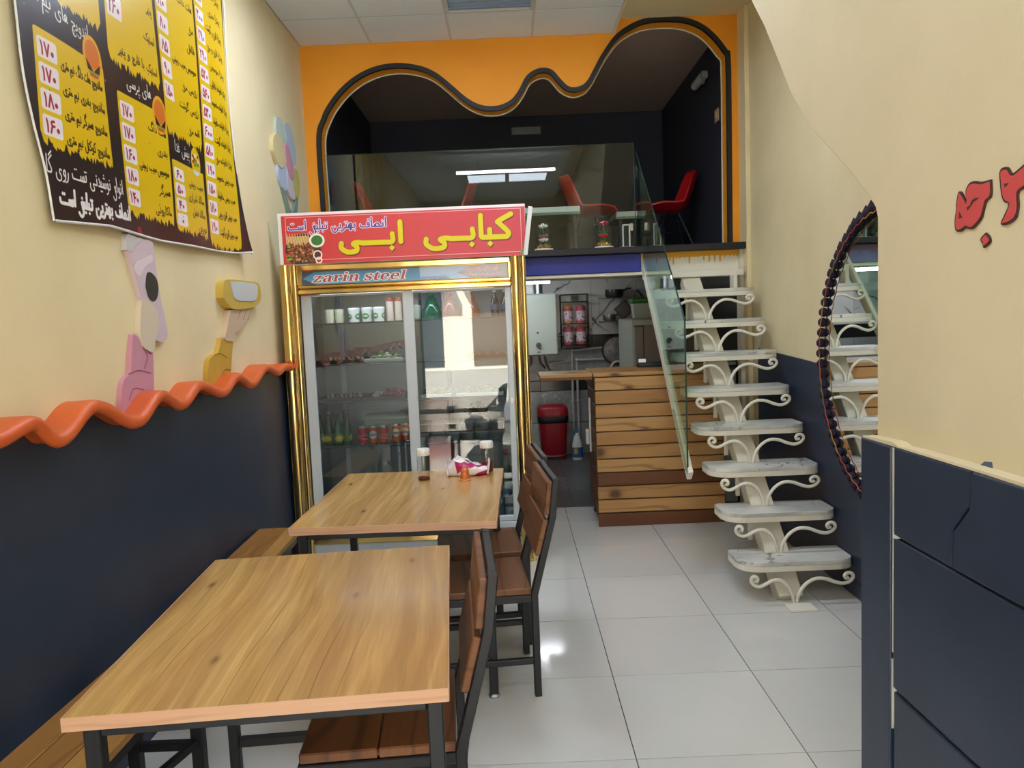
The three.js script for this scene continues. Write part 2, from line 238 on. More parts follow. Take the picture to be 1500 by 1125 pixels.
// base letter, dots above (count) or below (negative)
const ALIAS = { 'پ': ['ب', -3], 'ت': ['ب', 2], 'ث': ['ب', 3], 'ب': ['ب', -1], 'ن': ['ن', 1], 'ذ': ['د', 1], 'ز': ['ر', 1], 'ژ': ['ر', 3], 'ق': ['ف', 2], 'ف': ['ف', 1], 'غ': ['غ', 1], 'ع': ['غ', 0], 'ش': ['س', 3], 'خ': ['ج', 1], 'ح': ['ج', 0], 'چ': ['ج', -3], 'ج': ['ج', -1], 'ظ': ['ط', 1] };
const DIG = { '۰': [[[0.3, 0.3], [0.42, 0.42], [0.54, 0.3], [0.42, 0.18], [0.3, 0.3]]], '۱': [[[0.3, 0.95], [0.42, 0.6], [0.42, 0]]], '۲': [[[0.16, 0.95], [0.3, 0.6], [0.3, 0]], [[0.18, 0.9], [0.34, 0.68], [0.62, 0.9]]], '۳': [[[0.1, 0.95], [0.24, 0.6], [0.24, 0]], [[0.12, 0.9], [0.26, 0.68], [0.4, 0.92]], [[0.4, 0.92], [0.52, 0.68], [0.68, 0.92]]], '۴': [[[0.16, 0.95], [0.28, 0.6], [0.28, 0]], [[0.66, 0.92], [0.42, 0.8], [0.46, 0.5], [0.7, 0.5]], [[0.2, 0.8], [0.44, 0.5]]], '۵': [[[0.4, 0.95], [0.1, 0.3], [0.22, 0.02], [0.4, 0.2], [0.58, 0.02], [0.7, 0.3], [0.4, 0.95]]], '۶': [[[0.62, 0.95], [0.24, 0.84], [0.34, 0.55], [0.66, 0.58]], [[0.34, 0.55], [0.12, 0.0]]], '۷': [[[0.08, 0.95], [0.38, 0.02]], [[0.38, 0.02], [0.7, 0.95]]], '۸': [[[0.38, 0.98], [0.08, 0.02]], [[0.38, 0.98], [0.7, 0.02]]], '۹': [[[0.52, 0.5], [0.26, 0.56], [0.22, 0.82], [0.46, 0.92], [0.54, 0.6], [0.6, 0.0]]] };
function penPath(x, pts, f) {                       // smooth curve through the points
  const p = pts.map(f); x.moveTo(p[0][0], p[0][1]);
  if (p.length === 2) { x.lineTo(p[1][0], p[1][1]); return; }
  for (let i = 0; i < p.length - 1; i++) { const a = p[Math.max(0, i - 1)], b = p[i], c = p[i + 1], d = p[Math.min(p.length - 1, i + 2)], k = 0.16; x.bezierCurveTo(b[0] + (c[0] - a[0]) * k, b[1] + (c[1] - a[1]) * k, c[0] - (d[0] - b[0]) * k, c[1] - (d[1] - b[1]) * k, c[0], c[1]); }
}
function faLayout(str) {
  const out = []; let x = 0; const ch = [...str];
  for (let i = 0; i < ch.length; i++) {
    const c = ch[i]; if (c === ' ') { x -= 0.4; continue; }
    if (c === '_') { out.push({ x, s: [[[0, 0], [-0.5, 0]]], dots: [] }); x -= 0.5; continue; }
    if (DIG[c]) { let j = i; while (DIG[ch[j]]) j++; const n = j - i; for (let q = 0; q < n; q++) out.push({ x: x - (n - q) * 0.72, s: DIG[ch[i + q]], dots: [] }); x -= n * 0.72 + 0.1; i = j - 1; continue; }
    const [b, dot] = ALIAS[c] ?? [c, 0], R = i > 0 && ch[i - 1] !== ' ' && !NOJOIN.includes(ch[i - 1]) && !DIG[ch[i - 1]], L = i < ch.length - 1 && ch[i + 1] !== ' ' && !NOJOIN.includes(c);
    const g = G[b]?.(R, L); if (!g) continue; const dots = [], dd = c === 'ی' && L ? -2 : dot, cx = g.c ?? -g.w / 2, y = dd > 0 ? 0.62 + (g.up ?? 0) * 0.6 + (b === 'ن' && !L ? -0.45 : b === 'ر' ? -0.15 : 0) : b === 'ج' && !L ? -0.16 : -0.3;
    for (let q = 0; q < Math.min(2, Math.abs(dd)); q++) dots.push([cx + (Math.abs(dd) > 1 ? (q - 0.5) * 0.24 : 0), y]);
    if (Math.abs(dd) === 3) dots.push([cx, y + 0.2 * Math.sign(dd)]);
    out.push({ x, s: g.s, dots }); x -= g.w + (L ? 0 : 0.1);
  }
  return { out, w: -x };
}
// right edge at xr, baseline yb, alif height `size`; `fit` squeezes to a width
function fa(x, str, xr, yb, size, pen, color, fit, slant = 0) {
  const { out, w } = faLayout(str), k = fit ? fit / (w * size) : 1;
  x.strokeStyle = x.fillStyle = color; x.lineWidth = pen; x.lineCap = x.lineJoin = 'round';
  for (const g of out) {
    const f = ([px, py]) => [xr + (g.x + px) * size * k, yb - py * size + slant * (g.x + px) * size * k];
    for (const s of g.s) { x.beginPath(); penPath(x, s, f); x.stroke(); }
    for (const d of g.dots) { const [a, b] = f(d), r = Math.max(0.085 * size, pen * 0.62); x.beginPath(); x.moveTo(a, b - r); x.lineTo(a + r, b); x.lineTo(a, b + r); x.lineTo(a - r, b); x.fill(); }
  }
  return w * size * k;
}
function faC(x, str, xc, yb, size, pen, color, fit) { const w = fit ?? faLayout(str).w * size; fa(x, str, xc + w / 2, yb, size, pen, color, fit); }

// ================================================================ THE ROOM
const XL = -1.47, XR = 1.78, D0 = -1.7, DW = 5.75, DB = 8.45, YC = 3.6, YM = 2.03, YT = 3.76;
// floor: white porcelain tiles on a grout bed, dark stone tiles in the kitchen
const floor = struct('floor', bx(XL - 0.15, XR + 0.15, -0.2, -0.004, D0 - 0.3, DB + 0.15, 0.001), M.grout);
{
  const geoCache = new Map(), put = (x0, x1, d0, d1, mats, name) => {
    const w = +(x1 - x0 - 0.004).toFixed(3), l = +(d1 - d0 - 0.004).toFixed(3), key = w + ',' + l; if (w < 0.02 || l < 0.02) return;
    if (!geoCache.has(key)) geoCache.set(key, chamfer(w, 0.012, l, 0.0003));
    const o = part(floor, name, geoCache.get(key), mats[Math.floor(rnd(0, mats.length))]); o.position.set((x0 + x1) / 2, -0.006 + rnd(-0.0003, 0.0003), -(d0 + d1) / 2);
  };
  const xs = [XL, -0.813, -0.219, 0.375, 0.969, 1.563, XR];
  const ds = [D0]; for (let k = -5; k < 8; k++) { const d = 2.512 + (k - 1) * 0.613; if (d > D0 + 0.05 && d < 6) ds.push(d); } ds.push(6.03);
  for (let i = 0; i < xs.length - 1; i++) for (let j = 0; j < ds.length - 1; j++) put(xs[i], xs[i + 1], ds[j], ds[j + 1], M.floor, 'floor_tile');
  const kx = [XL, -0.9, -0.4, 0.1, 0.46, 0.86, 1.36, XR], kd = [6.03, 6.6, 7.2, 7.8, DB];
  for (let i = 0; i < kx.length - 1; i++) for (let j = 0; j < kd.length - 1; j++) put(kx[i], kx[i + 1], kd[j], kd[j + 1], M.slateTile, 'stone_tile');
}
// outer walls
struct('wall_left', bx(XL - 0.2, XL, -0.2, 4.0, D0 - 0.3, DB + 0.2), M.cream);
struct('wall_right', bx(XR, XR + 0.2, -0.2, 4.0, D0 - 0.3, DB + 0.2), M.cream);
const backWall = struct('wall_back', bx(XL - 0.2, XR + 0.2, -0.2, 4.0, DB, DB + 0.2), M.navyDark);
struct('roof_slab', bx(XL - 0.5, XR + 0.5, YT, YT + 0.3, D0 - 0.4, DB + 0.4), M.ceilGrid);
struct('wall_front', merge([bx(XL - 0.2, -1.35, -0.2, 4, D0 - 0.2, D0), bx(-1.35, 1.04, 2.55, 4, D0 - 0.2, D0), bx(1.04, XR + 0.2, -0.2, 4, D0 - 0.2, D0)]), M.cream);
struct('baseboard_right', bx(XR - 0.012, XR - 0.001, 0.001, 0.09, 2.2, 5.4), M.navy);
// the stairwell of the house next door juts into the shop on the right, its underside climbs away from the camera
const nearOut = [[D0, -0.1], [2.151, -0.1], [2.152, 1.79], [2.165, 1.82], [2.2, 1.855], [2.347, 1.965], [2.605, 2.14], [2.788, 2.303], [2.922, 2.466], [3.068, 2.644], [3.23, 2.812], [3.6, 3.2], [4.1, 3.75], [D0, 3.75]];
struct('wall_right_near', sideX(shapeOf(nearOut), 1.04, XR + 0.05, 0.004), M.creamNear);
// stone cladding on the lower part of that wall, painted navy, each slab with its own edges
const clad = struct('trim_1', bx(1.012, 1.039, 0.0, 1.17, 0.2, 2.155, 0.002), M.navy);
{
  const slab = (pts, x, o = 0.004) => partAbs(clad, 'stone_slab', sideX(shapeOf(pts), x, 1.02, o), M.navy);
  slab([[1.994, 0], [2.163, 0], [2.163, 1.166], [1.994, 1.166]], 0.998);
  slab([[1.98, 0.93], [1.98, 1.168], [1.642, 1.172], [1.652, 1.09], [1.712, 1.02], [1.718, 0.93]], 1.001);
  slab([[1.706, 0.932], [1.7, 1.02], [1.642, 1.085], [1.632, 1.172], [1.2, 1.178], [1.2, 0.936]], 0.997);
  slab([[1.98, 0.505], [1.98, 0.922], [1.2, 0.926], [1.2, 0.52]], 1.0);
  slab([[1.98, 0], [1.98, 0.492], [1.2, 0.508], [1.2, 0]], 1.003);
  slab([[1.188, 0], [1.188, 1.178], [0.3, 1.18], [0.3, 0]], 1.0);
  partAbs(clad, 'plaster_ledge', merge([sideX(shapeOf([[2.16, 1.166], [2.16, 1.171], [1.99, 1.18], [1.96, 1.172], [1.9, 1.176], [1.5, 1.182], [0.3, 1.186], [0.3, 1.178], [1.6, 1.174]]), 1.003, 1.04)]), M.creamNear);
  partAbs(clad, 'joint_filler', merge([sideX(shapeOf([[1.982, 0.6], [1.992, 0.6], [1.991, 0.9], [1.993, 1.165], [1.984, 1.165], [1.983, 0.9]]), 1.004, 1.02), sideX(shapeOf([[1.982, 0.4], [1.992, 0.38], [1.993, 0.58], [1.981, 0.56]]), 1.003, 1.02), sideX(shapeOf([[1.95, 0.928], [1.985, 0.918], [1.985, 0.938], [1.965, 0.935]]), 1.002, 1.02)]), M.whitePaint);
  partAbs(clad, 'paint_chip', sideX(shapeOf([[1.672, 1.178], [1.655, 1.19], [1.631, 1.193], [1.626, 1.175], [1.64, 1.172]]), 1.0385, 1.042), std({ color: C('#4d6076'), roughness: 0.6 }));
}
// lower wall on the right behind the stairs
const dadoR = struct('trim_2', sideX(shapeOf([[2.2, 0], [5.45, 0], [5.45, 1.262], [5.2, 1.25], [4.6, 1.226], [4.1, 1.2], [3.87, 1.186], [2.2, 1.17]]), XR - 0.008, XR, 0), M.navy);
struct('trim_3', bx(1.745, XR, 0, 3.7, 5.58, 5.75, 0.004), M.cream);
struct('trim_4', bx(1.715, 1.75, 0, 2.0, 5.66, 5.75, 0.004), M.beigePaint);

// left lower wall: navy panel under a soft orange wave
const waveKnots = [[-1.7, 1.308], [-1.45, 1.249], [-1.2, 1.308], [-0.95, 1.249], [-0.7, 1.308], [-0.45, 1.249], [-0.2, 1.308], [0.05, 1.249], [0.3, 1.308], [0.55, 1.249], [0.8, 1.308], [1.05, 1.249], [1.3, 1.308], [1.55, 1.251], [1.774, 1.298], [1.979, 1.286], [2.145, 1.313], [2.262, 1.244], [2.467, 1.323], [2.74, 1.234], [2.945, 1.31], [3.12, 1.254], [3.315, 1.316], [3.569, 1.259], [3.773, 1.32], [3.968, 1.264], [4.222, 1.335], [4.426, 1.296], [4.563, 1.318], [4.777, 1.301], [4.972, 1.328], [5.265, 1.266], [5.75, 1.308]];
const waveAt = (d) => { let i = 0; while (i < waveKnots.length - 2 && waveKnots[i + 1][0] < d) i++; const [a, b] = [waveKnots[i], waveKnots[i + 1]], t = Math.max(0, Math.min(1, (d - a[0]) / (b[0] - a[0]))); return a[1] + (b[1] - a[1]) * (0.5 - 0.5 * Math.cos(Math.PI * t)); };
{
  const N = 420, top = []; for (let i = 0; i <= N; i++) { const d = D0 + (DW - D0) * i / N; top.push([d, waveAt(d) - 0.012]); }
  struct('trim_5', sideX(shapeOf([[D0, 0], [DW, 0], ...top.reverse()]), XL, -1.442, 0), M.navy);
  const prof = [[XL, 0.014], [-1.39, 0.016], [-1.372, 0.012], [-1.364, 0.0], [-1.364, -0.014], [-1.37, -0.026], [-1.382, -0.03], [-1.394, -0.024], [-1.404, -0.014], [XL, -0.014]];
  const rings = []; for (let i = 0; i <= N; i++) { const d = D0 + (DW - D0) * i / N, y = waveAt(d), dy = (waveAt(d + 0.004) - waveAt(d - 0.004)) / 0.008, k = 1 / Math.hypot(1, dy); rings.push(prof.map(([x, q]) => V3(x, y + q * k, -(d - q * dy * k)))); }
  const g = loft(rings.map((r) => r.slice().reverse())); struct('trim_6', g, M.orangeTrim);
}
// suspended ceiling on the left, a plain plaster strip above the stairs
const ceiling = struct('ceiling', merge([bx(XL, 0.845, 3.63, YT, D0, DW), bx(0.845, XR, 3.72, YT, D0, DW)]), M.ceilGrid);
{
  const xs = [XL, -0.947, -0.355, 0.24, 0.835], ds = []; for (let d = 5.268 - 12 * 0.593; d < 5.7; d += 0.593) if (d > D0 + 0.1) ds.push(d); ds.unshift(D0); ds.push(DW);
  const cache = new Map();
  for (let i = 0; i < xs.length - 1; i++) for (let j = 0; j < ds.length - 1; j++) {
    if (i === 2 && Math.abs(ds[j + 1] - 5.268) < 0.01) continue;          // the panel of louvres sits here
    const w = +(xs[i + 1] - xs[i] - 0.012).toFixed(3), l = +(ds[j + 1] - ds[j] - 0.012).toFixed(3), key = w + ',' + l;
    if (!cache.has(key)) cache.set(key, chamfer(w, 0.02, l, 0.004));
    part(ceiling, 'ceiling_tile', cache.get(key), M.ceil).position.set((xs[i] + xs[i + 1]) / 2, YC + 0.011, -(ds[j] + ds[j + 1]) / 2);
    if (i === 0 && j < ds.length - 1) partAbs(ceiling, 'ceiling_rail', bx(XL, 0.835, YC + 0.002, YC + 0.03, ds[j + 1] - 0.008, ds[j + 1] + 0.008, 0.001), M.ceilGrid);
  }
  for (const x of xs.slice(1)) partAbs(ceiling, 'ceiling_rail', bx(x - 0.008, x + 0.008, YC + 0.0025, YC + 0.03, D0, DW, 0.001), M.ceilGrid);
  partAbs(ceiling, 'plaster_strip', bx(0.85, XR, 3.70, 3.73, D0, DW), M.cream);
  partAbs(ceiling, 'edge_board', bx(0.835, 0.853, YC, 3.73, D0, DW), M.cream);
}
// orange wall with the drip-shaped opening of the mezzanine
const openOut = [[-1.389, 2.424], [-1.389, 2.925], [-1.341, 3.084], [-1.282, 3.185], [-1.181, 3.296], [-1.059, 3.382], [-0.914, 3.438], [-0.749, 3.454], [-0.586, 3.425], [-0.471, 3.37], [-0.358, 3.274], [-0.256, 3.183], [-0.153, 3.128], [-0.035, 3.119], [0.061, 3.154], [0.123, 3.22], [0.185, 3.321], [0.258, 3.368], [0.329, 3.376], [0.387, 3.353], [0.443, 3.287], [0.5, 3.235], [0.571, 3.232], [0.631, 3.268], [0.693, 3.368], [0.754, 3.468], [0.852, 3.589], [0.971, 3.663], [1.089, 3.699], [1.252, 3.704], [1.392, 3.684], [1.508, 3.63], [1.6, 3.547], [1.669, 3.454], [1.696, 3.373], [1.694, 2.661]];
const outline = new THREE.SplineCurve(openOut.map((p) => V2(p[0], p[1]))).getSpacedPoints(220);
outline.unshift(V2(-1.389, YM)); outline.push(V2(1.69, YM));
const offs = (t) => outline.map((p, i) => { const a = outline[Math.max(0, i - 1)], b = outline[Math.min(outline.length - 1, i + 1)], d = b.clone().sub(a).normalize(); return V2(p.x + d.y * t, i === 0 || i === outline.length - 1 ? p.y : p.y - d.x * t); });
const bandIn = offs(0.034), rimIn = offs(0.03);
{
  const s = new THREE.Shape([V2(XL, YM), V2(XL, 3.74), V2(XR - 0.03, 3.74), V2(XR - 0.03, YM), ...rimIn.slice().reverse()]);
  struct('wall_orange', frontZ(s, DW, DW + 0.15), M.orange);
  struct('trim_7', frontZ(new THREE.Shape([...outline, ...bandIn.slice().reverse()]), DW - 0.006, DW + 0.02), M.black);
  // thin pale bead inside the reveal
  struct('trim_8', tube(offs(0.036).filter((_, i) => i % 3 === 0).map((p) => V3(p.x, p.y, -(DW + 0.13))), 0.006, 260, 6), M.beigePaint);
}
// mezzanine slab, its room, ledge and beam
struct('mezzanine_floor', bx(XL, XR, 1.955, YM, DW - 0.02, DB), M.navyDark);
struct('mezzanine_ceiling', bx(XL, XR, 3.735, YT, DW + 0.14, DB), M.brownCeil);
struct('mezzanine_wall_left', bx(XL, XL + 0.02, YM, 3.735, DW + 0.15, DB), M.navyDark);
struct('mezzanine_wall_right', bx(1.735, XR, YM, 3.735, DW + 0.15, DB), M.navyDark);
struct('mezzanine_ledge', bx(XL, 1.757, 1.99, 2.038, 5.6, DW + 0.2, 0.004), M.black);
const beam = struct('blue_beam', bx(XL, 0.982, 1.856, 1.989, 5.66, 5.95, 0.004), M.blue);
partAbs(beam, 'underside_trim', bx(XL, 1.0, 1.83, 1.856, 5.672, 5.95, 0.003), M.beigePaint);
const fascia = struct('stair_fascia', bx(0.986, 1.745, 1.845, 1.989, 5.69, 5.9, 0.004), M.whitePaint);
{
  const pts = [[0.99, 1.99], [1.745, 1.99], [1.745, 1.955]]; let x = 1.735; while (x > 1.0) { const w = rnd(0.014, 0.04), big = rnd() < 0.2, l = big ? rnd(0.02, 0.055) : rnd(0, 0.008); pts.push([x, 1.952 + rnd(-0.006, 0.004)], [x - 0.003, 1.95 - l], [x - Math.min(w, 0.012), 1.95 - l - 0.004], [x - Math.min(w, 0.014), 1.952]); x -= w + 0.004; } pts.push([0.99, 1.95]);
  partAbs(fascia, 'yellow_drips', frontZ(shapeOf(pts), 5.6865, 5.691), std({ color: C('#e2a21c'), roughness: 0.5 }));
}
// kitchen walls: pale veined slabs above, black band, grey stone below
{
  const cols = [XL, -0.9, -0.3, 0.3, 0.9, 1.4, XR - 0.03], bands = [[1.33, 1.95, M.wallMarble], [1.185, 1.325, [M.blackTile]], [0.84, 1.18, M.greyMarble], [0.72, 0.835, [M.blackTile]], [0.36, 0.715, M.greyMarble], [0, 0.355, M.greyMarble]];
  for (const [y0, y1, m] of bands) for (let i = 0; i < cols.length - 1; i++) partAbs(backWall, 'wall_tile', shiftUV(bx(cols[i] + 0.001, cols[i + 1] - 0.001, y0, y1 - 0.002, DB - 0.015, DB + 0.01, 0.0015), i * 0.37, y0), m[i % m.length]);
  struct('kitchen_ceiling', bx(XL, XR, 1.94, 1.956, 5.95, DB - 0.016), M.beigePaint);
  struct('kitchen_wall_right', bx(1.75, XR, 0, 1.94, 5.76, DB - 0.016), M.blackTile);
}
// shop front behind the camera: slim black frame, open to the street
struct('window_1', merge([bx(-1.35, -1.31, 0, 2.55, D0 - 0.1, D0 - 0.04), bx(1.0, 1.04, 0, 2.55, D0 - 0.1, D0 - 0.04), bx(-0.02, 0.02, 0, 2.55, D0 - 0.1, D0 - 0.04), bx(-1.35, 1.04, 2.51, 2.55, D0 - 0.1, D0 - 0.04)]), M.steelBlack);
struct('pavement', bx(-14, 14, -0.3, -0.12, -16, D0 - 0.3), std({ color: C('#a9a7a2'), roughness: 0.9 }));
{
  const f = struct('opposite_facade', bx(-14, 14, -0.3, 6.5, -16.6, -16), std({ color: C('#e2ddd2'), roughness: 0.85 }));
  const dark = std({ color: C('#30343a'), roughness: 0.2 }), shop = std({ color: C('#6d5a48'), roughness: 0.6 });
  for (let i = -3; i <= 3; i++) { partAbs(f, 'shop_window', bx(i * 3.6 - 1.3, i * 3.6 + 1.3, 0, 2.5, -16, -15.95, 0.02), i % 2 ? dark : shop); partAbs(f, 'upper_window', bx(i * 3.6 - 0.7, i * 3.6 + 0.7, 3.8, 5.4, -16, -15.95, 0.02), dark); partAbs(f, 'awning', bx(i * 3.6 - 1.6, i * 3.6 + 1.6, 2.6, 3.0, -16, -15.2, 0.02), i % 2 ? M.red : M.whitePlastic); }
}

// ================================================================ LAMPS
function rect(w, h, x, y, d, color, L, rot) { const l = new THREE.RectAreaLight(color, L, w, h); l.position.set(x, y, -d); l.rotation.set(...rot); scene.add(l); return l; }
const glow = std({ color: C('#ffffff'), emissive: C('#f3f8ff'), emissiveIntensity: 2.2, roughness: 0.5 });
[[-0.265, 0.6, 'square white light panel on the ceiling nearer the menu wall, by the shop front'], [0.32, 0.6, 'square white light panel on the ceiling nearer the stairs side, by the shop front'], [-0.65, 4.1, 'square white light panel on the ceiling above the table with jars'], [0.54, 4.1, 'square white light panel on the ceiling above the aisle before the stairs']].forEach(([x, d, lab]) => {
  const t = thing('ceiling_light', lab, 'light', [x, YC - 0.05, d], 0);
  partAbs(t, 'lamp_frame', merge([bx(x - 0.28, x - 0.265, YC - 0.05, YC, d - 0.3, d + 0.3), bx(x + 0.265, x + 0.28, YC - 0.05, YC, d - 0.3, d + 0.3), bx(x - 0.265, x + 0.265, YC - 0.05, YC, d - 0.3, d - 0.285), bx(x - 0.265, x + 0.265, YC - 0.05, YC, d + 0.285, d + 0.3)]), M.whitePlastic);
  partAbs(t, 'diffuser', bx(x - 0.265, x + 0.265, YC - 0.04, YC - 0.03, d - 0.285, d + 0.285), glow);
  rect(0.53, 0.57, x, YC - 0.055, d, 0xe0ebff, d < 2 ? PANEL : PANEL_REAR, [-Math.PI / 2, 0, 0]);
});
function tubeLamp(x0, x1, y, d, lab, power, wires) {
  const t = thing('tube_light', lab, 'light', [(x0 + x1) / 2, y, d]);
  partAbs(t, 'lamp_tube', tube([V3(x0, y, -d), V3(x1, y, -d)], 0.014, 4, 12), glow);
  partAbs(t, 'lamp_housing', bx(x0 - 0.02, x1 + 0.02, y + 0.015, y + 0.035, d - 0.02, d + 0.02, 0.004), M.whitePlastic);
  if (wires) for (const x of [x0 + 0.08, x1 - 0.08]) partAbs(t, 'suspension_wire', tube([V3(x, y + 0.03, -d), V3(x, YC, -d)], 0.002, 2, 5), M.steel);
  const L = x1 - x0, m = (x0 + x1) / 2; rect(L, 0.028, m, y - 0.016, d, 0xf0f6ff, power, [-Math.PI / 2, 0, 0]); rect(L, 0.028, m, y, d - 0.016, 0xf0f6ff, power, [0, Math.PI, 0]); rect(L, 0.028, m, y, d + 0.016, 0xf0f6ff, power, [0, 0, 0]);
}
tubeLamp(-0.6, 0.62, 3.36, 2.1, 'long white fluorescent tube hung on wires below the ceiling tiles', TUBE * 1.1, true);
tubeLamp(-0.5, 0.4, 1.888, 7.5, 'white fluorescent tube under the low kitchen ceiling, above the water heater', TUBE);
{ // unlit louvred panel in the ceiling
  const t = thing('ceiling_grille', 'blue-grey square ceiling panel set among the white tiles', 'ceiling panel', [-0.0575, YC, 4.97]);
  const m = std({ color: C('#8ea4bd'), roughness: 0.25, metalness: 0.3 });
  partAbs(t, 'panel_frame', merge([bx(-0.349, -0.33, YC - 0.002, YC + 0.02, 4.68, 5.262), bx(0.215, 0.234, YC - 0.002, YC + 0.02, 4.68, 5.262), bx(-0.33, 0.215, YC - 0.002, YC + 0.02, 4.68, 4.7), bx(-0.33, 0.215, YC - 0.002, YC + 0.02, 5.242, 5.262)]), M.ceilGrid);
  partAbs(t, 'panel_face', bx(-0.33, 0.215, YC + 0.012, YC + 0.02, 4.7, 5.242), m);
  for (let i = 0; i < 9; i++) partAbs(t, 'louvre', bx(-0.33, 0.215, YC + 0.001, YC + 0.012, 4.74 + i * 0.056, 4.752 + i * 0.056, 0.001), m);
}

// ================================================================ THE MENU BANNER AND THE CUT-OUTS ON THE LEFT WALL
const rag = (x, x0, x1, y, amp, n, color) => {      // torn brush edge hanging below y
  x.fillStyle = color; for (let i = 0; i < n; i++) { const px = x0 + (x1 - x0) * (i + 0.5) / n, w = (x1 - x0) / n, l = amp * (0.25 + 0.75 * rnd()); x.beginPath(); x.moveTo(px - w * 1.2, y - 4); x.lineTo(px + w * 1.2, y - 4); x.lineTo(px + w * rnd(-0.6, 0.9), y + l); x.lineTo(px - w * 0.5, y + l * 0.7); x.fill(); }
};
const PX = 640, menuTex = canvas(1216, 1056, (x, W, H) => {
  const X = (d) => (d - 2.34) * PX, Y = (y) => (3.55 - y) * PX, yel = '#e3bd12', rr = (a, b, w, h, r) => { x.beginPath(); x.moveTo(a + r, b); x.arcTo(a + w, b, a + w, b + h, r); x.arcTo(a + w, b + h, a, b + h, r); x.arcTo(a, b + h, a, b, r); x.arcTo(a, b, a + w, b, r); x.fill(); };
  x.fillStyle = '#2c211f'; x.fillRect(0, 0, W, H);
  const box = (d0, d1, y0, y1, rough) => { x.fillStyle = yel; rr(X(d0), Y(y1), X(d1) - X(d0), Y(y0) - Y(y1), 6); if (rough) rag(x, X(d0) + 8, X(d1) - 6, Y(y0), 30, 26, yel); };
  const rows = (d0, d1, list, y, step, ph) => list.forEach(([price, name], i) => {
    const yy = y - i * step, pw = price ? (d1 - d0 > 0.36 ? 0.1 : 0.1) : 0; x.fillStyle = '#ece4e6'; if (price) rr(X(d0 + 0.015), Y(yy), pw * PX, ph * PX, 7);
    if (price) faC(x, price, X(d0 + 0.015 + pw / 2) - 3, Y(yy - ph * 0.8), ph * PX * 0.6, 5, '#a8183c', Math.min(pw * PX * 0.8, 20 * price.length));
    if (name) fa(x, name, X(d1 - 0.02), Y(yy - ph * 0.95), 20, 3.6, '#3a2a10', Math.min((d1 - d0 - pw - 0.05) * PX, faLayout(name).w * 20));
  });
  box(2.34, 2.86, 2.68, 3.6, true); box(2.9, 3.3, 2.6, 3.6, true); box(3.33, 3.72, 2.44, 3.6, true); box(3.74, 4.12, 1.99, 3.6, true);
  box(2.43, 2.85, 2.19, 2.52, true); box(2.94, 3.33, 2.04, 2.47, true); box(3.35, 3.71, 2.02, 2.3, true);
  rows(2.34, 2.86, [[null, 'استیک با قارچ و پنیر']], 2.84, 0.1, 0.07);
  rows(2.9, 3.3, [['۱۴۰', 'پیتزا رست بیف'], ['۱۶۰', 'پیتزا سبزیجات'], ['۱۸۰', 'پنیر'], ['۲۶۰', 'استیک'], [null, 'استیک با قارچ و پنیر']], 3.2, 0.125, 0.085);
  rows(3.33, 3.72, [['۹۰', 'همبرگر'], ['۷۰', 'بندری'], ['۸۰', 'هات داگ'], ['۸۰', 'مرغ'], ['۸۰', 'فلافل'], ['۸۵', 'سوسیس سیب زمینی'], ['۹۰', 'رژیمی مرغ'], ['۱۵۰', 'رژیمی گوشت'], [null, 'لقمه مرغ']], 3.3, 0.095, 0.074);
  rows(3.74, 4.1, ['۱۸۰', '۲۸۰', '۲۷۰', '۲۷۰', '۳۰۰', '۲۹۰', '۲۹۰', '۵۲۰', '۵۴۰', '۵۳۰', '۶۰۰', '۵۸۰', '۱۹۰', '۱۵۰', '۱۸۰', '۱۹۰'].map((p, i) => [p, ['پیتزا ویژه تک', 'پیتزا مخصوص', 'پیتزا مخلوط', 'پیتزا سبزی', 'پیتزا قارچ و گوشت', 'پیتزا قارچ و مرغ', 'پیتزا سوسیس', 'پیتزا خانواده ایتالیایی', 'پیتزا خانواده مخصوص', 'پیتزا خانواده مخلوط', 'پیتزا خانواده گوشت', 'پیتزا خانواده مرغ', 'سیب زمینی مخصوص', 'سیب زمینی مخلوط', 'سیب زمینی قارچ و پنیر', 'سیب زمینی قارچ و گوشت'][i]]), 3.47, 0.0915, 0.07);
  rows(2.43, 2.85, [['۱۷۰', 'ساندویچ هات داگ نیم متری'], ['۱۷۰', 'ساندویچ بندری نیم متری'], ['۱۸۰', 'ساندویچ همبرگر نیم متری'], ['۱۶۰', 'ساندویچ کوکتل نیم متری']], 2.495, 0.08, 0.066);
  rows(2.94, 3.33, [['۱۷۰', 'هات داگ'], ['۱۷۰', 'بندری'], ['۱۶۰', 'سوسیس سیب زمینی'], ['۱۸۰', 'همبرگر'], ['۱۴۰', 'ماکارونی']], 2.44, 0.082, 0.066);
  rows(3.35, 3.71, [['۶۰', 'سیب زمینی'], ['۵۰', 'سالاد شیرازی'], ['۴۰', 'سالاد فصل'], ['۰', 'دورچین']], 2.27, 0.066, 0.055);
  fa(x, 'ساندویچ های نیم متری', X(2.8), Y(2.585), 32, 3.6, '#e8e4e0', 270, 0.06); fa(x, 'های پرسی', X(3.2), Y(2.51), 30, 3.4, '#e8e4e0', 120); fa(x, 'پیش غذا', X(3.56), Y(2.345), 30, 3.4, '#e8e4e0', 110);
  fa(x, 'انواع نوشیدنی تست روی گاز', X(2.91), Y(2.075), 34, 3.8, '#e8e4e0', 310); fa(x, 'انصاف بهترین تبلیغ است', X(2.95), Y(1.985), 32, 7.5, '#f0ecea', 290);
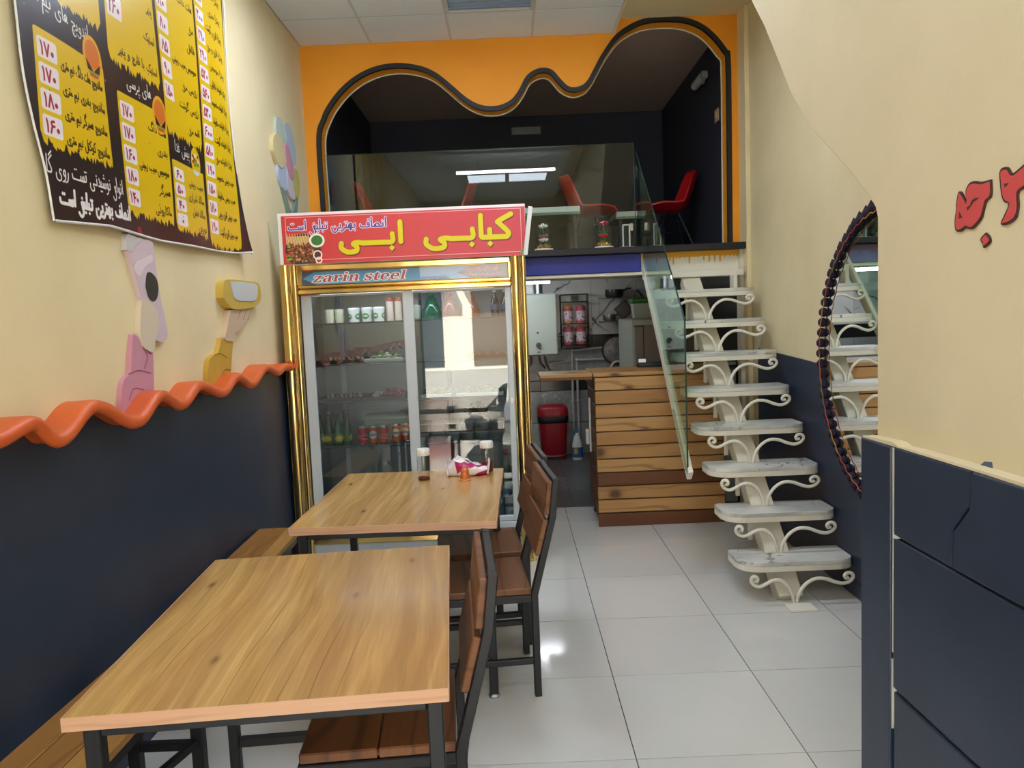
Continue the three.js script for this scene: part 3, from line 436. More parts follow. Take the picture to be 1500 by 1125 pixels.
  for (const [d, y] of [[2.78, 2.53], [3.27, 2.46]]) { x.save(); x.translate(X(d), Y(y)); x.fillStyle = '#e9ab28'; x.beginPath(); x.ellipse(0, 0, 42, 50, 0, 0, 7); x.fill(); x.fillStyle = '#d9772a'; x.beginPath(); x.ellipse(0, -8, 32, 32, 0, 0, 7); x.fill(); x.fillStyle = '#2c211f'; x.beginPath(); x.moveTo(-32, 6); x.lineTo(0, 30); x.lineTo(32, 6); x.lineTo(26, 30); x.lineTo(-26, 30); x.fill(); x.fillStyle = '#7da23a'; x.fillRect(-22, 30, 44, 6); x.fillStyle = '#c84a2a'; x.fillRect(-18, 36, 36, 6); x.restore(); }
  x.save(); x.translate(X(3.63), Y(2.335)); x.fillStyle = yel; x.beginPath(); x.ellipse(0, 0, 34, 46, 0, 0, 7); x.fill(); for (let i = 0; i < 26; i++) { x.fillStyle = ['#5c8a2e', '#c23a30', '#7a4a2a', '#e8dcc0'][i % 4]; x.beginPath(); x.ellipse(rnd(-22, 22), rnd(-28, 8), 6, 5, 0, 0, 7); x.fill(); } x.fillStyle = '#c6d6e2'; x.beginPath(); x.ellipse(0, 24, 24, 13, 0, 0, 3.15); x.fill(); x.restore();
  for (let i = 0; i < 90; i++) { x.fillStyle = rnd() < 0.7 ? '#e3bd12' : '#5a3a2a'; x.fillRect(rnd(0, W), rnd(600, H), rnd(1, 4), rnd(1, 6)); }
  x.fillStyle = '#a01c30'; x.beginPath(); x.ellipse(X(3.02), Y(1.95), 12, 12, 0, 0, 7); x.fill();
});
{
  const lerp = (pts, t) => { let i = 0; while (i < pts.length - 2 && pts[i + 1][0] < t) i++; const a = pts[i], b = pts[i + 1], q = (t - a[0]) / (b[0] - a[0]); return a[1] + (b[1] - a[1]) * q; };
  const left = [[1.92, 2.462], [2.07, 2.442], [2.2, 2.405], [2.35, 2.374], [2.56, 2.366], [3.52, 2.36]], right = [[1.96, 4.225], [2.03, 4.2], [2.22, 4.165], [2.75, 4.115], [3.28, 4.135], [3.52, 4.14]], bottom = [[0, 1.923], [0.18, 1.944], [0.42, 1.934], [0.75, 1.945], [0.9, 1.955], [1, 1.972]];
  const nx = 60, ny = 50, pos = [], uv = [], idx = [];
  for (const face of [1, -1]) for (let j = 0; j <= ny; j++) for (let i = 0; i <= nx; i++) {
    const s = i / nx, t = j / ny, y = lerp(bottom, s) * (1 - t) + 3.52 * t, d = lerp(left, y) * (1 - s) + lerp(right, y) * s;
    const x = -1.452 + 0.006 * Math.sin(d * 9 + y * 4) * (1 - t * 0.5) + 0.03 * Math.pow(Math.max(0, s - 0.9) / 0.1, 2) * Math.pow(1 - t, 6) + (1 - t) * 0.008 - (face < 0 ? 0.0012 : 0);
    pos.push(x, y, -d); uv.push((d - 2.34) / 1.9, 1 - (3.55 - y) / 1.65);
  }
  const N = (nx + 1) * (ny + 1); for (const f of [0, 1]) for (let j = 0; j < ny; j++) for (let i = 0; i < nx; i++) { const a = f * N + j * (nx + 1) + i, b = a + 1, c = a + nx + 1, e = c + 1; f ? idx.push(a, e, b, a, c, e) : idx.push(a, b, e, a, e, c); }
  const g = new THREE.BufferGeometry(); g.setAttribute('position', new THREE.Float32BufferAttribute(pos, 3)); g.setAttribute('uv', new THREE.Float32BufferAttribute(uv, 2)); g.setIndex(idx); g.computeVertexNormals();
  const t = thing('menu_banner', 'large black and yellow menu banner with price boxes hung on the cream left wall', 'banner', [-1.46, 1.92, 3.3]);
  partAbs(t, 'printed_sheet', g, std({ map: menuTex, roughness: 0.32 }));
  const hem = []; for (let i = 0; i <= nx; i++) { const s = i / nx, y = lerp(bottom, s), d = lerp(left, y) * (1 - s) + lerp(right, y) * s; hem.push(V3(-1.444 + 0.03 * Math.pow(Math.max(0, s - 0.9) / 0.1, 2) + 0.006 * Math.sin(d * 9 + y * 4), y - 0.002, -d)); }
  partAbs(t, 'hem', merge([tube(hem, 0.005, 80, 6), tube(right.map(([y, d]) => V3(-1.444 + (y < 2 ? 0.03 : 0), y, -d - 0.004)), 0.0045, 40, 6), tube(left.map(([y, d]) => V3(-1.45, y, -d + 0.003)), 0.004, 40, 6)]), M.whitePlastic);
}
const flat = (hex, r = 0.6) => std({ color: C(hex), roughness: r });
const cut = (pts, x0, x1, sm_ = true) => sideX(shapeOf(pts, sm_), x0, x1, 0.001);
{ // pink sleeve, pale hand and long lilac cup with a dark oval
  const t = thing('wall_cutout', 'painted wall cutout of a pink sleeved arm holding a tall lilac cup with dark oval', 'wall decoration', [XL, 1.3, 2.98]);
  partAbs(t, 'cup', cut([[2.912, 1.897], [2.93, 1.925], [3.03, 1.922], [3.128, 1.92], [3.14, 1.85], [3.16, 1.711], [3.2, 1.569], [3.19, 1.525], [3.142, 1.51], [3.07, 1.53], [3.02, 1.6], [2.99, 1.706], [2.945, 1.822]], XL, -1.452), flat('#d3bfca'));
  partAbs(t, 'cup_lid', cut([[2.905, 1.868], [2.925, 1.93], [2.99, 1.925], [3.045, 1.922], [2.99, 1.895], [2.95, 1.865]], XL, -1.449), flat('#c9c6c8'));
  partAbs(t, 'glint', cut([[2.955, 1.80], [2.99, 1.83], [3.05, 1.845], [3.11, 1.865], [3.115, 1.84], [3.05, 1.815], [3.01, 1.78], [2.985, 1.775]], -1.4525, -1.4505), flat('#dfd3da'));
  partAbs(t, 'oval', cut([[3.038, 1.737], [3.06, 1.788], [3.098, 1.792], [3.135, 1.77], [3.146, 1.733], [3.125, 1.69], [3.088, 1.677], [3.055, 1.695]], -1.453, -1.449), flat('#33352f'));
  partAbs(t, 'hand', cut([[2.992, 1.679], [2.97, 1.62], [2.955, 1.55], [2.965, 1.5], [3.0, 1.485], [3.05, 1.475], [3.082, 1.525], [3.12, 1.58], [3.11, 1.64], [3.05, 1.675]], XL, -1.447), flat('#d9ccb6'));
  partAbs(t, 'sleeve', cut([[2.905, 1.548], [2.945, 1.535], [2.985, 1.49], [3.04, 1.462], [3.055, 1.5], [3.05, 1.42], [3.03, 1.3], [2.98, 1.24], [2.85, 1.24], [2.775, 1.26], [2.795, 1.36], [2.83, 1.39], [2.86, 1.4], [2.88, 1.47]], XL, -1.45), flat('#cd92a8'));
  for (const g of [tube([V3(-1.449, 1.4, -2.845), V3(-1.449, 1.408, -2.92), V3(-1.449, 1.39, -3.02)], 0.002, 12, 5), tube([V3(-1.449, 1.3, -2.83), V3(-1.449, 1.34, -2.87), V3(-1.449, 1.33, -2.95)], 0.002, 12, 5), tube([V3(-1.449, 1.41, -2.97), V3(-1.449, 1.46, -3.0), V3(-1.449, 1.5, -2.97)], 0.003, 12, 5)]) partAbs(t, 'sleeve_crease', g, flat('#9c5f78'));
}
{ // yellow sleeve, hand and rounded yellow bun
  const t = thing('wall_cutout', 'wall cutout of a yellow sleeved arm raising a rounded yellow box with pale blue front', 'wall decoration', [XL, 1.3, 3.9]);
  partAbs(t, 'box', cut([[3.8, 1.71], [3.805, 1.76], [3.84, 1.798], [3.95, 1.808], [4.15, 1.81], [4.33, 1.808], [4.375, 1.77], [4.36, 1.71], [4.25, 1.672], [4.05, 1.655], [3.9, 1.66]], XL, -1.43), flat('#cdb04f'));
  partAbs(t, 'pale_front', cut([[3.9, 1.795], [4.1, 1.802], [4.3, 1.798], [4.31, 1.76], [4.27, 1.71], [4.1, 1.7], [3.95, 1.71]], -1.4305, -1.426), flat('#bccbd2', 0.3));
  partAbs(t, 'hand', cut([[3.9, 1.65], [3.86, 1.58], [3.81, 1.505], [3.88, 1.49], [3.945, 1.495], [3.96, 1.53], [4.03, 1.545], [4.09, 1.57], [4.2, 1.63], [4.33, 1.7], [4.25, 1.67], [4.2, 1.665], [4.1, 1.66]], XL, -1.44), flat('#cdb598'));
  for (const [a, b] of [[4.0, 4.05], [4.08, 4.14], [4.15, 4.22]]) partAbs(t, 'finger_line', tube([V3(-1.439, 1.6, -a), V3(-1.439, 1.65, -b)], 0.0015, 4, 5), flat('#8c745a'));
  partAbs(t, 'sleeve', cut([[3.775, 1.51], [3.84, 1.495], [3.9, 1.49], [3.93, 1.5], [3.9, 1.42], [3.86, 1.32], [3.8, 1.25], [3.6, 1.25], [3.57, 1.32], [3.6, 1.405], [3.66, 1.43], [3.72, 1.445]], XL, -1.445), flat('#c8a23c'));
  for (const g of [tube([V3(-1.444, 1.43, -3.66), V3(-1.444, 1.435, -3.74), V3(-1.444, 1.41, -3.82)], 0.0018, 10, 5), tube([V3(-1.444, 1.32, -3.72), V3(-1.444, 1.35, -3.78), V3(-1.444, 1.345, -3.86)], 0.0018, 10, 5)]) partAbs(t, 'sleeve_crease', g, flat('#8f7020'));
}
{ // pastel flower
  const t = thing('wall_cutout', 'pastel flower cutout with pink centre on the left wall above the fridge sign', 'wall decoration', [XL, 2.25, 5.15]);
  const pet = (pts, hex, x1) => partAbs(t, 'petal', cut(pts, XL, x1), flat(hex));
  pet([[4.99, 2.9], [4.96, 2.8], [5.03, 2.71], [5.15, 2.7], [5.19, 2.78], [5.14, 2.88], [5.07, 2.915]], '#bccac0', -1.452);
  pet([[5.14, 2.89], [5.2, 2.76], [5.28, 2.66], [5.36, 2.68], [5.38, 2.75], [5.33, 2.86], [5.24, 2.92]], '#b4c6d4', -1.448);
  pet([[4.945, 2.79], [4.87, 2.74], [4.86, 2.66], [4.93, 2.6], [5.02, 2.58], [5.12, 2.64], [5.1, 2.72], [5.03, 2.78]], '#dbcb9c', -1.446);
  pet([[4.94, 2.6], [4.95, 2.52], [5.02, 2.46], [5.12, 2.46], [5.2, 2.54], [5.17, 2.63], [5.05, 2.62]], '#bcc6dc', -1.451);
  pet([[5.14, 2.6], [5.12, 2.48], [5.2, 2.42], [5.3, 2.43], [5.32, 2.52], [5.24, 2.6]], '#cfc6d2', -1.449);
  pet([[5.24, 2.6], [5.26, 2.5], [5.32, 2.44], [5.4, 2.47], [5.42, 2.58], [5.36, 2.64]], '#c4bf72', -1.446);
  partAbs(t, 'flower_centre', cut([[5.1, 2.74], [5.14, 2.77], [5.2, 2.74], [5.25, 2.66], [5.27, 2.56], [5.22, 2.55], [5.15, 2.6], [5.11, 2.67]], -1.451, -1.44), flat('#cf93a6'));
  partAbs(t, 'stem', cut([[5.02, 2.46], [5.06, 2.45], [5.2, 2.3], [5.35, 2.46], [5.38, 2.45], [5.27, 2.22], [5.17, 2.22]], XL, -1.45, false), flat('#7f998e'));
}
// red lettering glued to the right wall
{
  const t = thing('wall_lettering', 'red dark-edged Persian letters on the cream wall at the upper right', 'lettering', [1.04, 1.72, 1.65]);
  const L = [[[1.643, 1.803], [1.642, 1.769], [1.659, 1.758], [1.667, 1.74], [1.676, 1.723], [1.703, 1.707], [1.719, 1.707], [1.731, 1.711], [1.752, 1.705], [1.77, 1.71], [1.775, 1.73], [1.769, 1.759], [1.77, 1.767], [1.763, 1.793], [1.754, 1.796], [1.745, 1.789], [1.73, 1.769], [1.734, 1.793], [1.721, 1.808], [1.701, 1.81], [1.677, 1.804]], [[1.659, 1.693], [1.646, 1.683], [1.643, 1.67], [1.664, 1.66], [1.67, 1.67], [1.677, 1.681]], [[1.614, 1.792], [1.616, 1.81], [1.61, 1.819], [1.597, 1.82], [1.587, 1.816], [1.573, 1.803], [1.537, 1.815], [1.505, 1.826], [1.48, 1.822], [1.485, 1.78], [1.51, 1.774], [1.536, 1.767], [1.555, 1.76], [1.554, 1.733], [1.561, 1.712], [1.581, 1.702], [1.601, 1.701], [1.609, 1.707], [1.598, 1.722], [1.585, 1.742], [1.599, 1.749], [1.608, 1.764]]];
  const H = [[[1.681, 1.771], [1.702, 1.764], [1.711, 1.757], [1.7225, 1.749], [1.726, 1.756], [1.713, 1.759], [1.708, 1.768], [1.696, 1.772]], [[1.753, 1.75], [1.743, 1.735], [1.756, 1.735]], [[1.597, 1.786], [1.583, 1.785], [1.595, 1.778]]];
  const inset = (p, k) => { let A = 0; p.forEach((a, i) => { const b = p[(i + 1) % p.length]; A += a[0] * b[1] - b[0] * a[1]; }); const s = A > 0 ? -1 : 1; return p.map((a, i) => { const q = p[(i + p.length - 1) % p.length], n = p[(i + 1) % p.length]; const tx = n[0] - q[0], ty = n[1] - q[1], l = Math.hypot(tx, ty) || 1; return [a[0] + s * ty / l * k, a[1] - s * tx / l * k]; }); };
  const dark = flat('#3d2a26', 0.5), redL = flat('#cf4c4e', 0.5);
  L.forEach((p, i) => { partAbs(t, 'letter_edge', sideX(shapeOf(p, true), 1.0365, 1.041), dark); partAbs(t, 'letter', sideX(shapeOf(inset(p, 0.0055), true), 1.0352, 1.0368), redL); });
  H.forEach((p) => partAbs(t, 'letter_hole', sideX(shapeOf(p), 1.0344, 1.0354), dark));
}
// oval mirror with pom-pom fringe on the far right wall
{
  const cy = 1.28, cd = 3.52, ry = 0.7, rd = 0.73, t = thing('oval_mirror', 'oval mirror with dark purple pompom fringe and coloured cord on the right wall', 'mirror', [XR, 0.6, cd]);
  const el = (k, n = 64) => Array.from({ length: n }, (_, i) => { const a = i / n * 2 * Math.PI; return [cd + Math.cos(a) * (rd + k), cy + Math.sin(a) * (ry + k)]; });
  partAbs(t, 'backing', sideX(shapeOf(el(0.015)), XR - 0.018, XR - 0.001), M.black);
  partAbs(t, 'mirror_glass', sideX(shapeOf(el(-0.01)), XR - 0.022, XR - 0.0185), M.mirror);
  const fm = flat('#2e2438', 0.95), ball = toCreasedNormals(new THREE.IcosahedronGeometry(0.027, 1), 0.3), tip = new THREE.ConeGeometry(0.02, 0.034, 7);
  for (let i = 0; i < 78; i++) { const a = i / 78 * 2 * Math.PI, c = Math.cos(a), s = Math.sin(a); const g = merge([ball, tip.clone().translate(0, 0.034, 0)]); g.applyMatrix4(new THREE.Matrix4().makeRotationX(-(Math.PI / 2 - a) * 1)); const p = part(t, 'pompom', g, fm); p.position.set(-0.026 - rnd(0, 0.006), cy + s * (ry + 0.03) - 0.6, -(c * (rd + 0.03))); }
  const cordC = ['#9c3a30', '#b98a3a', '#a84038', '#7a7440', '#b05a34']; for (let i = 0; i < 30; i++) { const seg = []; for (let k = 0; k <= 6; k++) { const a = (i + k / 6) / 30 * 2 * Math.PI, w = 0.006 * Math.sin(a * 60); seg.push(V3(XR - 0.05, cy + Math.sin(a) * (ry + 0.006 + w), -(cd + Math.cos(a) * (rd + 0.006 + w)))); } partAbs(t, 'cord', tube(seg, 0.003, 10, 6), flat(cordC[i % 5])); }
}

// ================================================================ THE DISPLAY FRIDGE
const F0 = 4.7, F1 = 5.32;
{
  const t = thing('display_fridge', 'tall glass door display fridge with gold metal frame full of drinks and kebab trays', 'fridge', [-0.66, 0, 5.0]);
  const P = (n, g, m, l) => partAbs(t, n, g, m, l);
  const col = (x0, x1) => { const g = [bx(x0, x1, 0.0, 1.93, F0 + 0.012, F0 + 0.07, 0.006)]; const w = x1 - x0; for (const [a, r] of [[0.34, 0.034], [0.86, 0.014]]) { const c = new THREE.CylinderGeometry(r, r, 1.93, 14, 1); c.scale(1, 1, 0.75); g.push(uvBox(c.translate(x0 + w * a, 0.965, -(F0 + 0.014)))); } return merge(g); };
  P('gold_post', col(-1.422, -1.312), M.gold); P('gold_post', col(0.012, 0.102), M.gold);
  P('paint_smear', frontZ(shapeOf([[-1.42, 1.285], [-1.42, 1.325], [-1.4, 1.34], [-1.39, 1.318], [-1.375, 1.345], [-1.362, 1.315], [-1.35, 1.33], [-1.345, 1.3], [-1.36, 1.295], [-1.37, 1.28], [-1.385, 1.292], [-1.4, 1.275]]), F0 - 0.0195, F0 + 0.02), M.orangeTrim);
  P('gold_rail', merge([bx(-1.312, 0.012, 1.888, 1.93, F0 + 0.002, F0 + 0.07, 0.008)]), M.gold);
  P('gold_rail', merge([bx(-1.312, 0.012, 1.745, 1.778, F0 + 0.002, F0 + 0.07, 0.008)]), M.gold); P('gold_rail', merge([bx(-1.312, 0.012, 1.782, 1.806, F0 + 0.004, F0 + 0.07, 0.008)]), M.gold);
  P('gold_trim', merge([bx(-1.312, -1.282, 1.8, 1.9, F0 + 0.004, F0 + 0.07, 0.004), bx(-0.006, 0.012, 1.8, 1.9, F0 + 0.004, F0 + 0.07, 0.004)]), M.gold);
  const headTex = canvas(1024, 64, (x, W, H) => {
    x.fillStyle = '#4a4e5a'; x.fillRect(0, 0, W, H); const gr = x.createLinearGradient(0, 0, 0, H); gr.addColorStop(0, '#3f7fae'); gr.addColorStop(1, '#5aa0c4'); x.fillStyle = gr; x.beginPath(); x.moveTo(4, 34); x.lineTo(60, 6); x.lineTo(840, 4); x.lineTo(770, 34); x.lineTo(840, 60); x.lineTo(70, 62); x.fill();
    x.font = 'bold italic 56px serif'; x.textBaseline = 'middle'; x.lineJoin = 'round'; x.save(); x.translate(50, 32); x.scale(1.55, 1); x.lineWidth = 6; x.strokeStyle = '#dfe6ec'; x.strokeText('zarin steel', 0, 0); x.fillStyle = '#b04348'; x.fillText('zarin steel', 0, 0); x.restore();
    x.fillStyle = '#9c4a80'; for (let i = 0; i < 2; i++) for (let k = 0; k < 22; k++) x.fillRect(800 + k * 8.6 + rnd(0, 2), 14 + i * 24 + rnd(0, 3), rnd(3, 6), rnd(10, 14)); fa(x, '۰۲ ۱۲ ۲', 980, 32, 22, 4, '#c2456a', 110);
  });
  const sg = new THREE.PlaneGeometry(1.276, 0.084).translate(-0.644, 1.846, -(F0 + 0.014)); P('brand_panel_print', sg, phy({ map: headTex, roughness: 0.2, clearcoat: 0.6 })); P('brand_panel', bx(-1.284, -0.004, 1.8, 1.9, F0 + 0.016, F0 + 0.03), M.darkSteel);
  P('side_wall', bx(-1.42, -1.395, 0.0, 1.93, F0 + 0.07, F1), M.fridgeWhite); P('side_wall', bx(0.078, 0.1, 0.0, 1.93, F0 + 0.07, F1), M.gold);
  P('inner_side', bx(-1.33, -1.315, 0.22, 1.745, F0 + 0.09, F1 - 0.04), M.steel); P('inner_side', bx(0.02, 0.035, 0.22, 1.745, F0 + 0.09, F1 - 0.04), M.steel);
  P('back_wall', bx(-1.395, 0.078, 0.0, 1.93, F1 - 0.03, F1), std({ color: C('#9aa2a8'), roughness: 0.35, metalness: 0.2 }));
  P('top_panel', bx(-1.395, 0.078, 1.9, 1.93, F0 + 0.07, F1 - 0.03), M.fridgeWhite); P('inner_ceiling', bx(-1.31, 0.02, 1.75, 1.77, F0 + 0.09, F1 - 0.03), M.fridgeWhite); P('fridge_lamp', bx(-1.2, -0.1, 1.738, 1.749, F0 + 0.1, F0 + 0.12, 0.002), glow); rect(1.1, 0.02, -0.65, 1.736, F0 + 0.11, 0xeef6ff, 28, [-Math.PI / 2, 0, 0]); P('inner_floor', bx(-1.31, 0.02, 0.22, 0.26, F0 + 0.09, F1 - 0.03), M.steel);
  P('inner_post', bx(-1.2, -1.165, 0.26, 1.745, F1 - 0.07, F1 - 0.035, 0.004), M.fridgeWhite); P('inner_post', bx(-0.46, -0.43, 0.26, 1.745, F1 - 0.07, F1 - 0.035, 0.004), M.darkSteel);
  P('plinth', bx(-1.312, 0.012, 0.0, 0.158, F0 + 0.02, F0 + 0.05, 0.004), M.fridgeWhite); P('gold_strip', bx(-1.312, 0.012, 0.158, 0.222, F0 + 0.005, F0 + 0.05, 0.008), M.gold); P('sill', bx(-1.312, 0.012, 0.222, 0.262, F0 + 0.012, F0 + 0.09, 0.004), M.fridgeWhite);
  const door = (x0, x1, d, wl, wr) => {
    const f = P('sliding_door', merge([bx(x0, x0 + wl, 0.264, 1.744, d, d + 0.026, 0.004), bx(x1 - wr, x1, 0.264, 1.744, d, d + 0.026, 0.004), bx(x0 + wl, x1 - wr, 0.264, 0.30, d, d + 0.026, 0.004), bx(x0 + wl, x1 - wr, 1.732, 1.744, d, d + 0.026, 0.004)]), M.fridgeWhite);
    partAbs(f, 'glass_pane', bx(x0 + wl, x1 - wr, 0.3, 1.732, d + 0.01, d + 0.015, 0.0005), M.glassDark); return f;
  };
  door(-1.308, -0.61, F0 + 0.052, 0.062, 0.03); const dr = door(-0.668, 0.008, F0 + 0.018, 0.066, 0.04); partAbs(dr, 'door_lock', bx(-0.022, -0.004, 1.02, 1.05, F0 + 0.01, F0 + 0.02), M.whitePlastic);
  for (const [y, dd] of [[1.565, 0.16], [1.3, 0.15], [1.055, 0.15], [0.765, 0.15]]) { const s = P('shelf', bx(-1.312, 0.018, y - 0.008, y - 0.001, F0 + dd, F1 - 0.07, 0.001), M.glass); partAbs(s, 'shelf_edge', bx(-1.312, 0.018, y - 0.01, y - 0.0005, F0 + dd - 0.008, F0 + dd, 0.001), M.darkSteel); partAbs(s, 'shelf_bracket', bx(-1.312, -1.3, y - 0.03, y - 0.01, F0 + dd, F1 - 0.08), M.darkSteel); }
}
{ // red banner fixed above the fridge
  const bt = canvas(2048, 420, (x, W, H) => {
    const gr = x.createLinearGradient(0, 0, W, 0); gr.addColorStop(0, '#d23c3c'); gr.addColorStop(0.5, '#d5474c'); gr.addColorStop(1, '#cf4350'); x.fillStyle = gr; x.fillRect(0, 0, W, H);
    x.fillStyle = '#f0e2e6'; x.fillRect(0, 0, W, 20); x.strokeStyle = '#e8b8b8'; x.lineWidth = 5; x.strokeRect(34, 34, W - 70, H - 64); x.lineWidth = 3; x.strokeStyle = '#b02a34'; x.strokeRect(26, 26, W - 52, H - 48);
    const big = (dx, dy, col, w) => { fa(x, 'کبابـی'.replace('ـ', '_'), 1930 + dx, 262 + dy, 180, w, col, 760); fa(x, 'اب__ی', 1020 + dx, 268 + dy, 165, w, col, 560); };
    big(5, 7, '#7a2c20', 48); big(0, 0, '#6b5a14', 48); big(0, -1, '#e2d21c', 42);
    const small = (col, w) => fa(x, 'انصاف بهترین تبلیغ است', 885, 135, 74, w, col, 840); small('#e9dfee', 22); small('#5d4a9c', 11);
    // kebab platter photograph print
    x.save(); x.translate(170, 290); x.fillStyle = '#4a2e28'; x.beginPath(); x.ellipse(0, 20, 150, 140, 0, 0, 7); x.fill(); x.fillStyle = '#c9a468'; x.fillRect(-135, -100, 190, 70); x.strokeStyle = '#e6c890'; x.lineWidth = 5; for (let i = 0; i < 9; i++) { x.beginPath(); x.moveTo(-130 + i * 22, -120); x.lineTo(-110 + i * 22, -20); x.stroke(); }
    for (let i = 0; i < 150; i++) { x.fillStyle = ['#5a2f1e', '#7a4428', '#6a3722', '#8c5630', '#b05a32', '#c9a06a'][Math.floor(rnd(0, 6))]; x.beginPath(); x.ellipse(rnd(-110, 90), rnd(-40, 120), rnd(6, 16), rnd(5, 11), rnd(0, 3), 0, 7); x.fill(); }
    for (let i = 0; i < 14; i++) { x.fillStyle = ['#6d8f35', '#c23f35', '#8fae4a'][i % 3]; x.beginPath(); x.ellipse(rnd(-145, -95), rnd(-20, 120), 14, 10, 0, 0, 7); x.fill(); }
    x.fillStyle = '#f1ece2'; x.beginPath(); x.ellipse(120, -60, 66, 58, 0, 0, 7); x.fill(); x.fillStyle = '#3f7a3c'; x.beginPath(); x.ellipse(120, -60, 48, 42, 0, 0, 7); x.fill(); x.strokeStyle = '#f1ece2'; x.lineWidth = 11; for (const [a, b, r] of [[120, 60, 34], [128, 104, 24]]) { x.beginPath(); x.ellipse(a, b, r, r, 0, 0, 7); x.stroke(); } x.restore();
    x.fillStyle = '#3da53d'; for (let i = 0; i < 8; i++) { x.beginPath(); x.ellipse(W - 30 + rnd(-14, 14), H - 30 + rnd(-14, 14), 12, 8, rnd(0, 3), 0, 7); x.fill(); }
  });
  const t = thing('fridge_sign', 'red banner sign with large yellow Persian lettering standing on top of the gold fridge', 'sign', [-0.645, 1.93, 4.7]);
  partAbs(t, 'sign_board', bx(-1.402, 0.113, 1.931, 2.243, 4.69, 4.705, 0.002), M.whitePlastic);
  partAbs(t, 'printed_banner', new THREE.PlaneGeometry(1.49, 0.308).translate(-0.634, 2.087, -4.687), std({ map: bt, roughness: 0.38 }));
  const w = thing('plastic_strip', 'white plastic strip leaning at the right end of the red fridge sign', 'strip', [0.125, 1.93, 4.66]);
  part(w, 'strip_channel', merge([bar(V3(-0.02, 0.0, 0), V3(0.022, 0.29, 0), 0.026, 0.006), bar(V3(-0.032, 0.0, 0.006), V3(0.01, 0.29, 0.006), 0.004, 0.014)]), M.whitePlastic);
}
// ---- what stands in the fridge
const FX1 = (u) => -0.97 + (u - 530) * 0.00448, FX4 = (u) => -1.02 + (u - 530) * 0.00448, FX2 = (u) => -0.985 + (u - 530) * 0.00448, FX3 = (u) => -1.0 + (u - 530) * 0.00448;
const S1 = 1.5655, S2 = 1.3005, S3y = 1.0555, S4 = 0.7655;
const clear = phy({ color: C('#f2f4f2'), transmission: 1, thickness: 0, roughness: 0.05, ior: 1.45 });
const pet = (hex) => phy({ color: C(hex), transmission: 0.75, thickness: 0, roughness: 0.08, ior: 1.45 });
const bottleProfile = (r, h, nk, nh) => [[0, 0], [r * 0.92, 0], [r, 0.008], [r, h * 0.5], [r * 0.92, h * 0.58], [nk * 1.5, h - nh * 1.2], [nk, h - nh], [nk, h], [0, h]];
const tubPrint = canvas(256, 64, (x) => { x.fillStyle = '#ecebe2'; x.fillRect(0, 0, 256, 64); x.fillStyle = '#3f8a55'; for (let i = 0; i < 3; i++) { x.beginPath(); x.ellipse(45 + i * 85, 34, 30, 17, 0, 0, 7); x.fill(); } x.fillStyle = '#efeee6'; for (let i = 0; i < 3; i++) x.fillRect(28 + i * 85, 28, 36, 8); });
